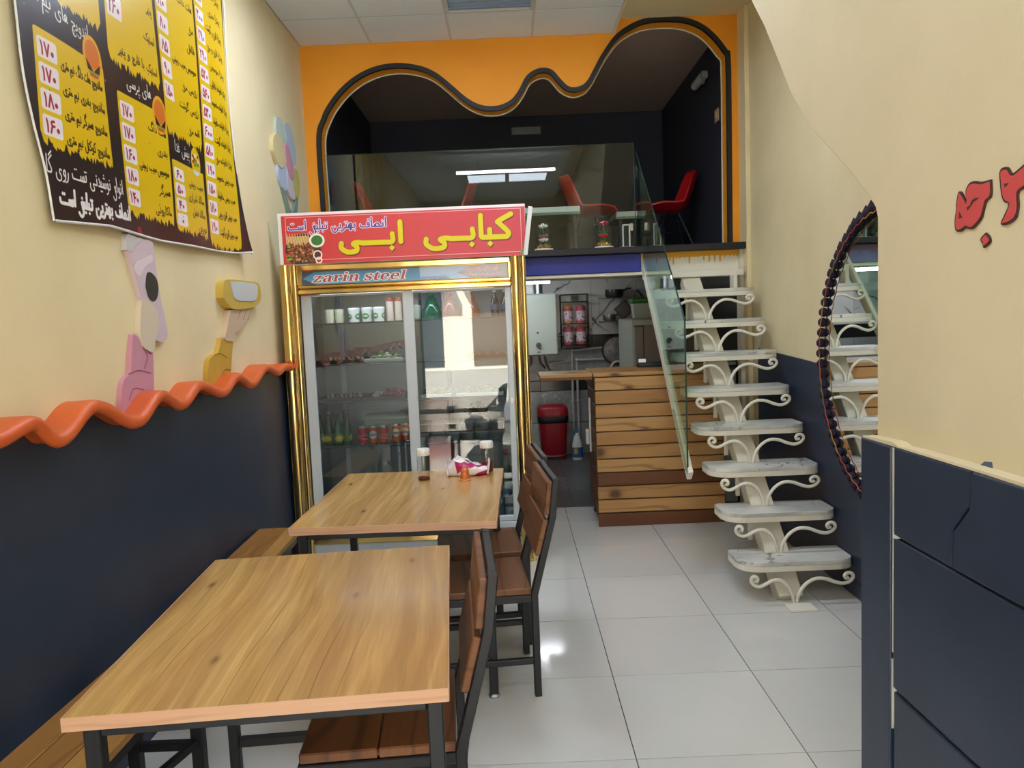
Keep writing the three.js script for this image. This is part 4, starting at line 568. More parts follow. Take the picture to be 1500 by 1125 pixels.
{
  const jar = thing('cup_stack', 'stack of clear lidded cups with cream filling, leftmost in the fridge top row', 'cups', [FX1(484), S1, 4.93], 0, 'clear cup stacks on the top fridge shelf');
  for (let i = 0; i < 2; i++) part(jar, 'cup', lathe([[0, 0], [0.026, 0], [0.03, 0.03], [0.031, 0.043], [0, 0.043]]).translate(0, i * 0.043, 0), flat('#e7dfc4', 0.5));
  for (let i = 0; i < 4; i++) part(jar, 'clear_cup', lathe([[0.026, 0], [0.032, 0.026], [0.034, 0.028], [0.033, 0.03], [0, 0.03]]).translate(0, 0.088 + i * 0.03, 0), clear);
  dup(jar, [FX1(498), S1, 4.94], 0, 'stack of clear lidded cups with cream filling, second from left in the top row');
  const tub = thing('dip_tub', 'white and green dip tub, left one of three on the top fridge shelf', 'tub', [FX1(520), S1, 4.92], 0, 'white and green tubs on the top fridge shelf');
  part(tub, 'tub_body', new THREE.CylinderGeometry(0.036, 0.031, 0.075, 24).translate(0, 0.0375, 0), std({ map: tubPrint, roughness: 0.4 })); part(tub, 'tub_lid', lathe([[0, 0.075], [0.038, 0.075], [0.039, 0.086], [0.036, 0.092], [0, 0.092]]), M.whitePlastic);
  dup(tub, [FX1(538), S1, 4.94], 0.8, 'white and green dip tub, middle one of three on the top fridge shelf'); dup(tub, [FX1(556), S1, 4.92], 0.3, 'white and green dip tub beside the red capped jars');
  const pj = thing('spice_jar', 'tall pale jar with red cap, left of the pair behind the fridge door stile', 'jar', [FX1(572), S1, 4.93], 0, 'red capped jars on the top fridge shelf');
  part(pj, 'jar_body', lathe([[0, 0], [0.023, 0], [0.024, 0.12], [0.02, 0.125], [0, 0.125]]), flat('#d9c2b6', 0.3)); part(pj, 'cap', lathe([[0, 0.125], [0.024, 0.125], [0.024, 0.15], [0, 0.15]]), flat('#b0443c', 0.4));
  dup(pj, [FX1(583.5), S1, 4.94], 0.5, 'tall pale jar with red cap, right of the pair behind the fridge door stile');
  const gj = thing('glass_tumbler', 'clear glass tumbler beside the green bottle on the top fridge shelf', 'glass', [FX1(611), S1, 4.92]); part(gj, 'glass_wall', lathe([[0, 0.004], [0.03, 0.004], [0.033, 0.13], [0.035, 0.13], [0.031, 0], [0, 0]]), clear); part(gj, 'folded_napkin', lathe([[0, 0.006], [0.024, 0.006], [0.028, 0.09], [0, 0.1]], 9), flat('#d8d8d2'));
  const wide = (name, lab, u, d, hex, r, h) => { const t = thing(name, lab, 'bottle', [FX1(u), S1, d]); part(t, 'bottle_body', lathe([[0, 0], [r, 0], [r, 0.012], [r * 0.93, 0.06], [r * 0.62, h * 0.6], [0.032, h * 0.82], [0.02, h * 0.9], [0.02, h], [0, h]], 28), pet(hex)); part(t, 'bottle_cap', lathe([[0, h], [0.021, h], [0.021, h + 0.012], [0, h + 0.012]]), flat(hex)); return t; };
  wide('soft_drink_bottle', 'green tapered plastic drink bottle on the top shelf behind the right fridge door', 632, 4.95, '#149a5c', 0.064, 0.162);
  wide('soft_drink_bottle', 'orange plastic drink bottle next to the green bottle on the top shelf', 658, 4.96, '#e06a3a', 0.06, 0.163);
  wide('soft_drink_bottle', 'pale orange labelled drink bottle, right of the deeper orange bottle', 687, 4.97, '#e8a070', 0.064, 0.163);
  const cola = thing('cola_bottle', 'dark cola bottle with white cap, left one of the pair in the top right corner', 'bottle', [FX1(724), S1, 4.95], 0, 'dark cola bottles on the top fridge shelf');
  part(cola, 'bottle_body', lathe(bottleProfile(0.028, 0.155, 0.011, 0.02)), flat('#20202e', 0.12)); part(cola, 'cap', lathe([[0, 0.155], [0.013, 0.155], [0.013, 0.17], [0, 0.17]]), M.whitePlastic); part(cola, 'bottle_label', lathe([[0.0285, 0.045], [0.0285, 0.078]]), flat('#44507c', 0.4));
  dup(cola, [FX1(738.5), S1, 4.96], 1, 'dark cola bottle with white cap, right one of the pair in the top right corner');
}
// oval-edged black trays with food
function tray(lab, cx, y, d, w, l, m = M.black) {
  const t = thing('food_tray', lab, 'tray', [cx, y, d]); part(t, 'tray_base', chamfer(w, 0.008, l, 0.002).translate(0, 0.004, 0), m);
  for (const s of [-1, 1]) { part(t, 'tray_rim', chamfer(w, 0.022, 0.008, 0.002).translate(0, 0.013, s * (l / 2 - 0.004)), m); part(t, 'tray_rim', chamfer(0.008, 0.022, l - 0.016, 0.002).translate(s * (w / 2 - 0.004), 0.013, 0), m); } return t;
}
function heap(name, lab, cat, cx, y, d, w, l, h, hexes, n, size) {
  const gs = hexes.map(() => []); for (let i = 0; i < n; i++) { const g = new THREE.IcosahedronGeometry(size, 0); g.scale(rnd(0.8, 1.7), rnd(0.5, 0.9), rnd(0.8, 1.7)); g.rotateY(rnd(0, 6)); const a = rnd(-1, 1), b = rnd(-1, 1); g.translate(a * (w / 2 - size), 0.012 + rnd(0, h) * (1 - 0.7 * Math.max(a * a, b * b)), b * (l / 2 - size)); gs[i % hexes.length].push(uvBox(g)); }
  const t = thing(name, lab, cat, [cx, y, d]); gs.forEach((l2, i) => { const o = part(t, 'morsels', merge(l2), flat(hexes[i], 0.6)); o.userData.kind = 'stuff'; }); return t;
}
function skewers(lab, cx, y, d, w, n, hexA, hexB) {
  for (let i = 0; i < n; i++) {
    const ord = ['first', 'second', 'third', 'fourth', 'fifth', 'sixth', 'seventh', 'eighth', 'ninth'][i]; const t = thing('kebab_skewer', ord + ' from left, ' + lab, 'skewer', [cx - w / 2 + w * (i + 0.5) / n, y + 0.016 + (i % 2) * 0.006, d], 0.25, lab.replace('skewer', 'skewers'));
    part(t, 'stick', tube([V3(0, 0, -0.12), V3(0, 0.004, 0.14)], 0.003, 2, 5), flat('#d8c8a0'));
    const r = []; for (let k = 0; k <= 9; k++) { const q = k / 9, rr = 0.013 * (0.75 + 0.35 * Math.sin(k * 2.4 + i)) * (k === 0 || k === 9 ? 0.4 : 1); r.push(Array.from({ length: 7 }, (_, j) => V3(Math.cos(j / 7 * 6.283) * rr, 0.004 + Math.sin(j / 7 * 6.283) * rr, -0.1 + q * 0.2))); }
    part(t, 'meat', loft(r), flat(i % 2 ? hexA : hexB, 0.5));
  }
}
tray('black tray of raw chicken skewers on the left of the second fridge shelf', FX2(500), S2, 5.02, 0.3, 0.3); skewers('raw chicken skewer on the left tray, second fridge shelf', FX2(500), S2, 5.02, 0.27, 9, '#b5a184', '#9c8468');
tray('pale tray of salad leaves in the middle of the second fridge shelf', FX2(564), S2, 5.02, 0.26, 0.28, M.steel); heap('salad_heap', 'green salad leaves and white onion in the pale tray, second fridge shelf', 'salad', FX2(562), S2, 5.02, 0.22, 0.24, 0.05, ['#93a46a', '#b9c08c', '#d8d4c0'], 60, 0.016);
tray('dark tray of brown kebabs at the right of the second fridge shelf', FX2(712), S2, 5.03, 0.26, 0.3); skewers('raw brown kebab skewer on the right tray, second fridge shelf', FX2(712), S2, 5.03, 0.23, 8, '#9c6f3c', '#7e5530');
tray('black tray of pale chicken skewers on the left of the third fridge shelf', FX3(500), S3y, 5.02, 0.27, 0.3); skewers('raw pale skewer on the left tray, third fridge shelf', FX3(500), S3y, 5.02, 0.24, 8, '#c0aa88', '#a38a6a');
tray('black tray with red marinated meat in the middle of the third fridge shelf', FX3(565), S3y, 5.02, 0.28, 0.3); heap('red_meat_heap', 'red marinated meat heaped in the middle tray of the third fridge shelf', 'meat', FX3(574), S3y, 5.0, 0.17, 0.22, 0.05, ['#a82438', '#8c1a2c'], 70, 0.014); heap('onion_pile', 'pale sliced onion pile left of the red meat on the third fridge shelf', 'onion', FX3(552), S3y, 5.02, 0.06, 0.2, 0.04, ['#d9cbb0', '#c8b496'], 24, 0.013);
tray('silver tray of yellow green pickles behind the right fridge door, nearer the middle', FX3(640), S3y, 5.02, 0.2, 0.3, M.steel); heap('pickle_heap', 'yellow green pickle heap in the smaller silver tray, third fridge shelf', 'pickles', FX3(640), S3y, 5.02, 0.17, 0.26, 0.05, ['#a8a058', '#b8b070', '#7f8a44'], 90, 0.012);
tray('silver tray of yellow green pickles at the right end of the third fridge shelf', FX3(704), S3y, 5.02, 0.31, 0.3, M.steel); heap('pickle_heap', 'yellow green pickle heap in the wide silver tray at the right end', 'pickles', FX3(704), S3y, 5.02, 0.27, 0.26, 0.05, ['#a8a058', '#b8b070', '#8a9450'], 130, 0.012);
{ // green bottles and cans
  const gm = phy({ color: C('#1d6b33'), transmission: 0.5, thickness: 0, roughness: 0.08 }), lb = canvas(128, 64, (x) => { x.fillStyle = '#2c6a2c'; x.fillRect(0, 0, 128, 64); x.fillStyle = '#d8b820'; for (const a of [32, 96]) { x.beginPath(); x.ellipse(a, 36, 22, 22, 0, 0, 7); x.fill(); } x.fillStyle = '#f0dc60'; for (const a of [32, 96]) { x.beginPath(); x.ellipse(a, 30, 12, 9, 0, 0, 7); x.fill(); } });
  let g0; [[473, 4.9], [486, 4.91], [499, 4.9], [511, 4.93], [505, 5.0]].forEach(([u, d], i) => {
    const lab = 'green glass soda bottle with yellow label, ' + ['leftmost in the row', 'second from left in the row', 'third from left in the row', 'nearest the red cans', 'half hidden behind the others'][i];
    if (!g0) { g0 = thing('soda_bottle', lab, 'bottle', [FX4(u), S4, d], 0, 'green glass bottles on the fourth fridge shelf'); part(g0, 'bottle_glass', lathe([[0, 0], [0.026, 0], [0.028, 0.008], [0.028, 0.09], [0.025, 0.12], [0.014, 0.165], [0.012, 0.2], [0.0135, 0.214], [0, 0.214]]), gm); part(g0, 'cap', lathe([[0, 0.212], [0.0155, 0.212], [0.014, 0.222], [0, 0.224]], 14), M.steel); part(g0, 'bottle_label', new THREE.CylinderGeometry(0.0287, 0.0287, 0.06, 24, 1, true).translate(0, 0.052, 0), std({ map: lb, roughness: 0.4 })); } else dup(g0, [FX4(u), S4, d], i, lab);
  });
  const can = (hex, txt, col, font) => { const tx = canvas(256, 128, (x) => { x.fillStyle = hex; x.fillRect(0, 0, 256, 128); x.save(); if (hex === '#c8202a') { x.strokeStyle = '#f4e8e4'; x.lineWidth = 6; x.beginPath(); x.moveTo(0, 92); x.bezierCurveTo(60, 70, 90, 110, 128, 88); x.bezierCurveTo(180, 66, 210, 108, 256, 92); x.stroke(); } else { x.fillStyle = '#f2ece4'; for (const a of [64, 192]) { x.beginPath(); x.ellipse(a, 58, 40, 34, 0, 0, 7); x.fill(); } } x.fillStyle = col; x.font = font; x.textAlign = 'center'; for (const a of [64, 192]) x.fillText(txt, a, 70); x.restore(); });
    return (lab, u, d) => { const t = thing('drink_can', lab, 'can', [FX4(u), S4, d], 1.2 + rnd(0, 0.6), 'drink cans on the fourth fridge shelf'); part(t, 'can_body', new THREE.CylinderGeometry(0.031, 0.031, 0.1, 28, 1, true).translate(0, 0.06, 0), std({ map: tx, roughness: 0.3, metalness: 0.2 })); part(t, 'can_shell', lathe([[0, 0.002], [0.024, 0], [0.031, 0.01], [0.0305, 0.011], [0.0305, 0.11], [0.026, 0.121], [0.025, 0.119], [0, 0.117]], 28), M.chrome); part(t, 'pull_tab', chamfer(0.012, 0.0015, 0.022, 0.0005).translate(0, 0.12, 0.004), M.chrome); return t; }; };
  const redCan = can('#c8202a', 'Coca-Cola', '#f6eeea', 'italic 26px serif'), orCan = can('#e0632a', 'Fanta', '#27367c', 'bold 34px sans-serif');
  redCan('red drink can, leftmost of the can row beside the green bottles', 534.5, 4.9); orCan('orange drink can, second from left, between the two red cans', 550, 4.9); redCan('red drink can, third from left, right of the first orange can', 565, 4.91); orCan('orange drink can, fourth from left in the can row', 582, 4.95); orCan('orange drink can, rightmost in the row beside the door stile', 596, 4.98);
  const fb = thing('foam_box', 'flat pale foam box lying behind and above the drink cans', 'box', [FX4(566), S4, 5.14]); part(fb, 'box_base', chamfer(0.32, 0.13, 0.16, 0.01).translate(0, 0.065, 0), flat('#b7c0b4')); part(fb, 'box_lid', chamfer(0.335, 0.035, 0.175, 0.012).translate(0, 0.15, 0), flat('#c9d4c6'));
  for (let r = 0; r < 2; r++) for (let i = 0; i < 6; i++) { // foil boxes
    const t = thing('foil_container', ['first', 'second', 'third', 'fourth', 'fifth', 'sixth'][i] + ' foil container from left in the ' + (r ? 'upper' : 'lower') + ' row, fourth fridge shelf', 'container', [FX4(622 + i * 22), S4 + r * 0.062, 5.0], 0, r ? 'upper row of foil containers' : 'lower row of foil containers');
    const w = 0.092, rings = [[0.8, 0], [0.96, 0.045], [1.02, 0.047], [1.02, 0.051], [0.93, 0.049], [0.78, 0.008]].map(([k, y]) => Array.from({ length: 16 }, (_, j) => { const a = j / 16 * 6.283, c = Math.cos(a), s = Math.sin(a), q = Math.pow(Math.pow(Math.abs(c), 6) + Math.pow(Math.abs(s), 6), -1 / 6); return V3(c * q * w / 2 * k, y, -s * q * 0.1 * k); })); part(t, 'foil_tray', loft(rings), M.steel); part(t, 'card_lid', chamfer(w * 0.96, 0.004, 0.19, 0.001).translate(0, 0.051, 0), flat('#b9bdbd'));
  }
  const pb = thing('white_box', 'white carton standing behind the right fridge door above the foil containers', 'box', [FX3(628), S4 + 0.125, 5.14]); part(pb, 'carton', chamfer(0.2, 0.13, 0.1, 0.004).translate(0, 0.065, 0), flat('#b9bcc6')); part(pb, 'carton_flap', chamfer(0.198, 0.003, 0.098, 0.001).translate(0, 0.132, 0), flat('#c9ccd4'));
  const dk = thing('herb_bunch', 'dark bunch of purple basil behind the foil containers', 'herbs', [FX4(700), S4 + 0.125, 5.12]); const lg = []; for (let i = 0; i < 60; i++) { const g = new THREE.IcosahedronGeometry(0.014, 0); g.scale(1.4, 0.35, 0.8); g.rotateZ(rnd(-1, 1)); g.rotateY(rnd(0, 6)); const a = rnd(0, 6.28), q = rnd(0, 0.06); g.translate(Math.cos(a) * q * 1.4, 0.02 + rnd(0, 0.075), Math.sin(a) * q); lg.push(uvBox(g)); } part(dk, 'leaves', merge(lg), flat('#33323c')).userData.kind = 'stuff'; part(dk, 'stalks', tube([V3(-0.05, 0.012, 0.02), V3(0, 0.02, 0), V3(0.06, 0.02, 0)], 0.006, 6, 6), flat('#4d4a44'));
  // bottom of the fridge
  const wb = thing('water_bottle', 'tall greenish water bottle with red cap at the right bottom of the fridge', 'bottle', [-0.07, 0.2605, 4.93]); part(wb, 'bottle_body', lathe(bottleProfile(0.04, 0.4, 0.014, 0.03)), pet('#9fc0b0')); part(wb, 'cap', lathe([[0, 0.4], [0.017, 0.4], [0.017, 0.425], [0, 0.425]]), flat('#b83a3a')); part(wb, 'bottle_label', lathe([[0.0405, 0.12], [0.0405, 0.2]]), flat('#8fa8a0'));
  let sb; [[-0.05, 4.86], [-0.11, 4.87], [-0.165, 4.86], [-0.22, 4.88]].forEach(([x, d], i) => { const lab = 'small blue capped water bottle, ' + ['rightmost at the fridge bottom', 'second from the right at the fridge bottom', 'third from the right at the fridge bottom', 'farthest from the gold post at the fridge bottom'][i]; if (!sb) { sb = thing('small_water_bottle', lab, 'bottle', [x, 0.2605, d], 0, 'small water bottles at the fridge bottom'); part(sb, 'bottle_body', lathe(bottleProfile(0.026, 0.15, 0.01, 0.02)), pet('#b4cfd8')); part(sb, 'cap', lathe([[0, 0.15], [0.012, 0.15], [0.012, 0.168], [0, 0.168]]), flat('#2a55a0')); } else dup(sb, [x, 0.2605, d], 0, lab); });
  const cr = thing('plastic_crate', 'dark plastic crate on the left floor of the fridge', 'crate', [-0.93, 0.2605, 5.05]); part(cr, 'crate_floor', chamfer(0.5, 0.02, 0.3, 0.004).translate(0, 0.01, 0), M.black); for (const s of [-1, 1]) { for (const y of [0.06, 0.13, 0.2]) { part(cr, 'crate_slat', chamfer(0.5, 0.04, 0.012, 0.003).translate(0, y, s * 0.145), M.black); part(cr, 'crate_slat', chamfer(0.012, 0.04, 0.28, 0.003).translate(s * 0.244, y, 0), M.black); } for (const q of [-1, 1]) part(cr, 'crate_corner', chamfer(0.03, 0.2, 0.03, 0.004).translate(s * 0.24, 0.12, q * 0.14), M.black); }
}

// ================================================================ THE STAIRS
{
  const t = thing('staircase', 'white open staircase with marble treads, central beam and scrolled iron brackets', 'staircase', [1.42, 0, 3.85]);
  const cen = (y) => 1.418 - 0.045 * y;
  const bm = bar(V3(cen(0), 0.0, -3.9), V3(cen(1.78), 1.78, -5.66), 0.13, 0.1, 0.004); partAbs(t, 'stringer_beam', uvBox(bm), M.beigePaint);
  partAbs(t, 'base_plate', bx(1.36, 1.5, 0.0, 0.012, 3.72, 3.82), M.whitePaint);
  const scroll = [[0.008, 0.0], [0.018, 0.05], [0.05, 0.108], [0.1, 0.142], [0.15, 0.14], [0.2, 0.118], [0.24, 0.108], [0.275, 0.122], [0.29, 0.148], [0.278, 0.168], [0.256, 0.167], [0.246, 0.15], [0.256, 0.138], [0.267, 0.145]];
  for (let k = 1; k <= 8; k++) {
    const y = 0.212 * k, d = 3.88 + 0.2 * (k - 1), x0 = 1.155 - 0.0175 * (k - 1), x1 = 1.768 - 0.0075 * (k - 1), r = 0.07;
    const s = new THREE.Shape(); s.moveTo(x0 + 0.02, d + 0.25); s.lineTo(x0, d + 0.23); s.lineTo(x0, d + 0.11); s.quadraticCurveTo(x0 + 0.012, d + 0.012, x0 + 0.11, d); s.lineTo(x1 - 0.09, d); s.quadraticCurveTo(x1 - 0.01, d + 0.01, x1, d + 0.07); s.lineTo(x1, d + 0.25);
    const slab = (y0, y1, bev) => { const g = new THREE.ExtrudeGeometry(s, { depth: y1 - y0 - 2 * bev, bevelEnabled: bev > 0, bevelSize: bev, bevelThickness: bev, bevelOffset: -bev, bevelSegments: 2, curveSegments: 8 }); g.translate(0, 0, bev); g.applyMatrix4(new THREE.Matrix4().makeBasis(V3(1, 0, 0), V3(0, 0, -1), V3(0, 1, 0)).setPosition(0, y0, 0)); return uvBox(g, 1, k * 0.31); };
    partAbs(t, 'tread', slab(y - 0.022, y, 0.003), M.treadMarble[k % 2]); partAbs(t, 'tread_frame', slab(y - 0.052, y - 0.0225, 0.001), M.whitePaint);
    const cx = cen(y - 0.1), base = k === 1 ? 0.0 : y - 0.212, sc = 0.158 / 0.17, sd = d - 0.045;
    for (const sg of [-1, 1]) { const w = sg < 0 ? (cx - x0 - 0.03) / 0.29 : (x1 - cx - 0.05) / 0.29; partAbs(t, 'scroll_bracket', tube(scroll.map(([a, b]) => V3(cx + 0.012 + sg * a * w, base + (k === 1 ? 0.005 : 0) + b * sc * (k === 1 ? 0.96 : 1), -sd)), 0.0095, 64, 8), M.whitePaint); }
    if (k > 1) partAbs(t, 'riser_pin', bx(cen(y) - 0.075, cen(y) - 0.05, y - 0.21, y - 0.053, d + 0.2, d + 0.215, 0.002), M.whitePaint);
  }
  partAbs(t, 'landing_board', bx(1.0, 1.72, 1.795, 1.842, 5.58, 5.72, 0.004), M.whitePaint);
  for (const x of [1.06, 1.62]) partAbs(t, 'landing_strut', bx(x, x + 0.028, 1.697, 1.796, 5.5, 5.6, 0.003), M.whitePaint);
  // stair glass
  const g = thing('stair_balustrade', 'sloping frameless glass balustrade along the left side of the white stairs', 'balustrade', [1.0, 0.6, 4.4]);
  const pl = [[4.372, 0.6], [4.372, 1.495], [4.43, 1.56], [5.86, 2.775], [5.86, 2.03], [4.43, 0.6]];
  partAbs(g, 'glass_pane', sideX(shapeOf([[4.365, 0.6], [4.365, 1.49], [4.42, 1.548], [4.95, 2.012], [5.875, 2.77], [5.875, 2.03], [4.42, 0.62]]), 0.996, 1.004), M.glassGreen);
  partAbs(g, 'glass_edge', merge([uvBox(bar(V3(1, 0.6, -4.363), V3(1, 1.49, -4.363), 0.009, 0.005, 0.001)), uvBox(bar(V3(1, 1.49, -4.363), V3(1, 1.549, -4.42), 0.009, 0.005, 0.001)), uvBox(bar(V3(1, 1.549, -4.42), V3(1, 2.772, -5.875), 0.009, 0.005, 0.001))]), M.glassEdge);
  partAbs(g, 'glass_channel', uvBox(bar(V3(1.012, 0.585, -4.36), V3(1.008, 2.0, -5.8), 0.03, 0.075, 0.004)), M.whitePaint);
  const r = thing('mezzanine_railing', 'clear glass railing panel across the mezzanine opening behind the domes', 'railing', [-0.18, 2.04, 5.81]);
  partAbs(r, 'glass_pane', bx(-1.345, 0.972, 2.04, 2.822, 5.806, 5.816, 0.001), M.glass); partAbs(r, 'glass_edge', merge([bx(0.9725, 0.9765, 2.04, 2.822, 5.807, 5.815, 0.001), bx(-1.345, 0.972, 2.8225, 2.825, 5.807, 5.815, 0.001)]), M.glassEdge);
  partAbs(r, 'glass_clamp', bx(0.93, 0.955, 2.17, 2.23, 5.795, 5.827, 0.003), M.chrome);
}

// ================================================================ THE WOODEN COUNTER
{
  const t = thing('service_counter', 'wooden counter clad in stained horizontal pine planks beside the stairs', 'counter', [1.05, 0, 5.7]);
  partAbs(t, 'carcass', bx(0.605, 1.5, 0.02, 1.1, 5.45, 5.94), M.black);
  const n = 11, h = 1.1 / n;
  for (let i = 0; i < n; i++) {
    const y0 = i * h + (i ? 0.004 : 0.0), y1 = (i + 1) * h - 0.004, m = i === 0 ? pineDark[0] : i === 3 ? pineDark[1] : pineM[(i * 2) % 3];
    partAbs(t, 'front_plank', swapUV(shiftUV(bx(0.585, 1.512, y0, y1, 5.422, 5.445, 0.003), i * 0.37, i * 0.23)), m);
    if (i > 0) partAbs(t, 'side_plank', shiftUV(swapUV(bx(0.583, 0.603, y0, y1, 5.447, 5.95, 0.003)), i * 0.31, i * 0.19), pineDark[i % 3]);
  }
  partAbs(t, 'counter_top', shiftUV(swapUV(bx(0.575, 1.52, 1.102, 1.132, 5.415, 5.97, 0.004)), 0.2, 0.6), pineM[1]);
  const f = partAbs(t, 'hinged_flap', shiftUV(swapUV(bx(0.19, 0.57, 1.104, 1.13, 5.43, 5.8, 0.004)), 0.7, 0.1), pineM[2]); partAbs(f, 'flap_edge', bx(0.188, 0.57, 1.085, 1.104, 5.428, 5.45, 0.002), pineDark[2]); partAbs(f, 'hinge', bx(0.565, 0.58, 1.1305, 1.134, 5.5, 5.56, 0.001), M.chrome);
  partAbs(t, 'foot', bx(0.6, 0.66, 0.0, 0.02, 5.86, 5.92, 0.002), M.black);
  const c = thing('card_terminal', 'black card terminal with white slip lying on the wooden counter', 'card terminal', [1.06, 1.1325, 5.82], -0.1);
  part(c, 'terminal_body', loft([[0, 0.1], [0.012, 0.105], [0.03, 0.1], [0.036, 0.085]].map(([y, k]) => Array.from({ length: 20 }, (_, j) => { const a = j / 20 * 6.283, q = Math.pow(Math.pow(Math.abs(Math.cos(a)), 5) + Math.pow(Math.abs(Math.sin(a)), 5), -0.2); return V3(Math.cos(a) * q * k, y, -Math.sin(a) * q * k * 0.5); }))), M.black); part(c, 'paper_slip', chamfer(0.055, 0.03, 0.002, 0.0005).rotateX(-0.5).translate(-0.06, 0.048, 0), M.whitePlastic); part(c, 'keypad', chamfer(0.07, 0.004, 0.05, 0.001).translate(0.04, 0.038, 0), M.darkSteel);
  const w = partAbs(t, 'handle_strip', bx(0.568, 0.582, 0.5, 0.92, 5.74, 5.77, 0.005), M.whitePlastic, 'white plastic handle strip'); partAbs(w, 'grip', bx(0.54, 0.567, 0.56, 0.68, 5.72, 5.79, 0.01), M.whitePlastic);
}

// ================================================================ TABLES, BENCHES, CHAIRS
function table(lab, x, d, w, l, turn, legs) {
  const t = thing('dining_table', lab, 'table', [x, 0, d], turn);
  const top = part(t, 'tabletop', swapUVfit(chamfer(w, 0.03, l, 0.001), w, l).translate(0, 0.735, 0), lam);
  part(t, 'edge_band', swapUV(merge([chamfer(w + 0.003, 0.0305, 0.003, 0.0008).translate(0, 0.7345, l / 2 + 0.001), chamfer(w + 0.003, 0.0305, 0.003, 0.0008).translate(0, 0.7345, -l / 2 - 0.001), chamfer(0.003, 0.0305, l, 0.0008).translate(w / 2 + 0.001, 0.7345, 0), chamfer(0.003, 0.0305, l, 0.0008).translate(-w / 2 - 0.001, 0.7345, 0)])), lamEdge);
  const [xl, xr, zf, zb] = legs;
  for (const px of [xl, xr]) for (const pz of [zf, zb]) { const g = part(t, 'leg', chamfer(0.035, 0.705, 0.035, 0.003).translate(px, 0.3675, pz), M.steelBlack); part(g, 'foot_glide', lathe([[0, 0], [0.024, 0], [0.024, 0.006], [0.014, 0.015], [0, 0.015]], 16).translate(px, 0, pz), M.steel); }
  for (const pz of [zf, zb]) part(t, 'apron_bar', chamfer(xr - xl - 0.036, 0.03, 0.03, 0.003).translate((xl + xr) / 2, 0.704, pz), M.steelBlack);
  for (const px of [xl, xr]) part(t, 'apron_bar', chamfer(0.03, 0.03, Math.abs(zb - zf) - 0.036, 0.003).translate(px, 0.704, (zf + zb) / 2), M.steelBlack);
  part(t, 'stretcher', chamfer(xr - xl - 0.036, 0.03, 0.03, 0.003).translate((xl + xr) / 2, 0.13, zb), M.steelBlack);
  return t;
}
function swapUVfit(g, w, l) { const p = g.attributes.position, u = g.attributes.uv, n = g.attributes.normal; for (let i = 0; i < p.count; i++) if (Math.abs(n.getY(i)) > 0.5) u.setXY(i, (p.getX(i) / w + 0.5) * 0.86 + 0.05, -p.getZ(i) / l + 0.5); return g; }
table('wood laminate dining table in the foreground, nothing on its top', -0.618, 2.085, 0.812, 1.06, 0.08, [-0.36, 0.375, 0.49, -0.44]);
table('wood laminate dining table in front of the fridge with jars and tissue pack', -0.498, 3.48, 0.83, 1.06, -0.015, [-0.37, 0.375, 0.48, -0.36]);
function bench(lab, x, d, w, l, turn) {
  const t = thing('bench', lab, 'bench', [x, 0, d], turn), n = 3, pw = w / n;
  for (let i = 0; i < n; i++) part(t, 'seat_plank', shiftUV(chamfer(pw - 0.004, 0.028, l, 0.003), i * 0.37, i * 0.3 + d).translate(-w / 2 + pw * (i + 0.5), 0.436, 0), benchM[i % 2]);
  for (const sx of [-1, 1]) { for (const sz of [-1, 1]) part(t, 'leg', chamfer(0.04, 0.42, 0.04, 0.003).translate(sx * (w / 2 - 0.03), 0.21, sz * (l / 2 - 0.05)), M.steelBlack); part(t, 'side_rail', chamfer(0.03, 0.04, l - 0.14, 0.003).translate(sx * (w / 2 - 0.03), 0.4, 0), M.steelBlack); }
  for (const sz of [-1, 1]) part(t, 'stretcher', chamfer(w - 0.102, 0.03, 0.03, 0.003).translate(0, 0.13, sz * (l / 2 - 0.05)), M.steelBlack);
  part(t, 'brace', bar(V3(w / 2 - 0.03, 0.15, -(l / 2 - 0.08)), V3(-w / 2 + 0.06, 0.13, 0.1), 0.025, 0.025), M.steelBlack);
  return t;
}
bench('long plank bench along the navy wall beside the foreground table', -1.245, 1.93, 0.28, 1.22, 0.0);
bench('plank bench along the navy wall beside the table with jars', -1.3, 3.52, 0.24, 1.14, 0.03);
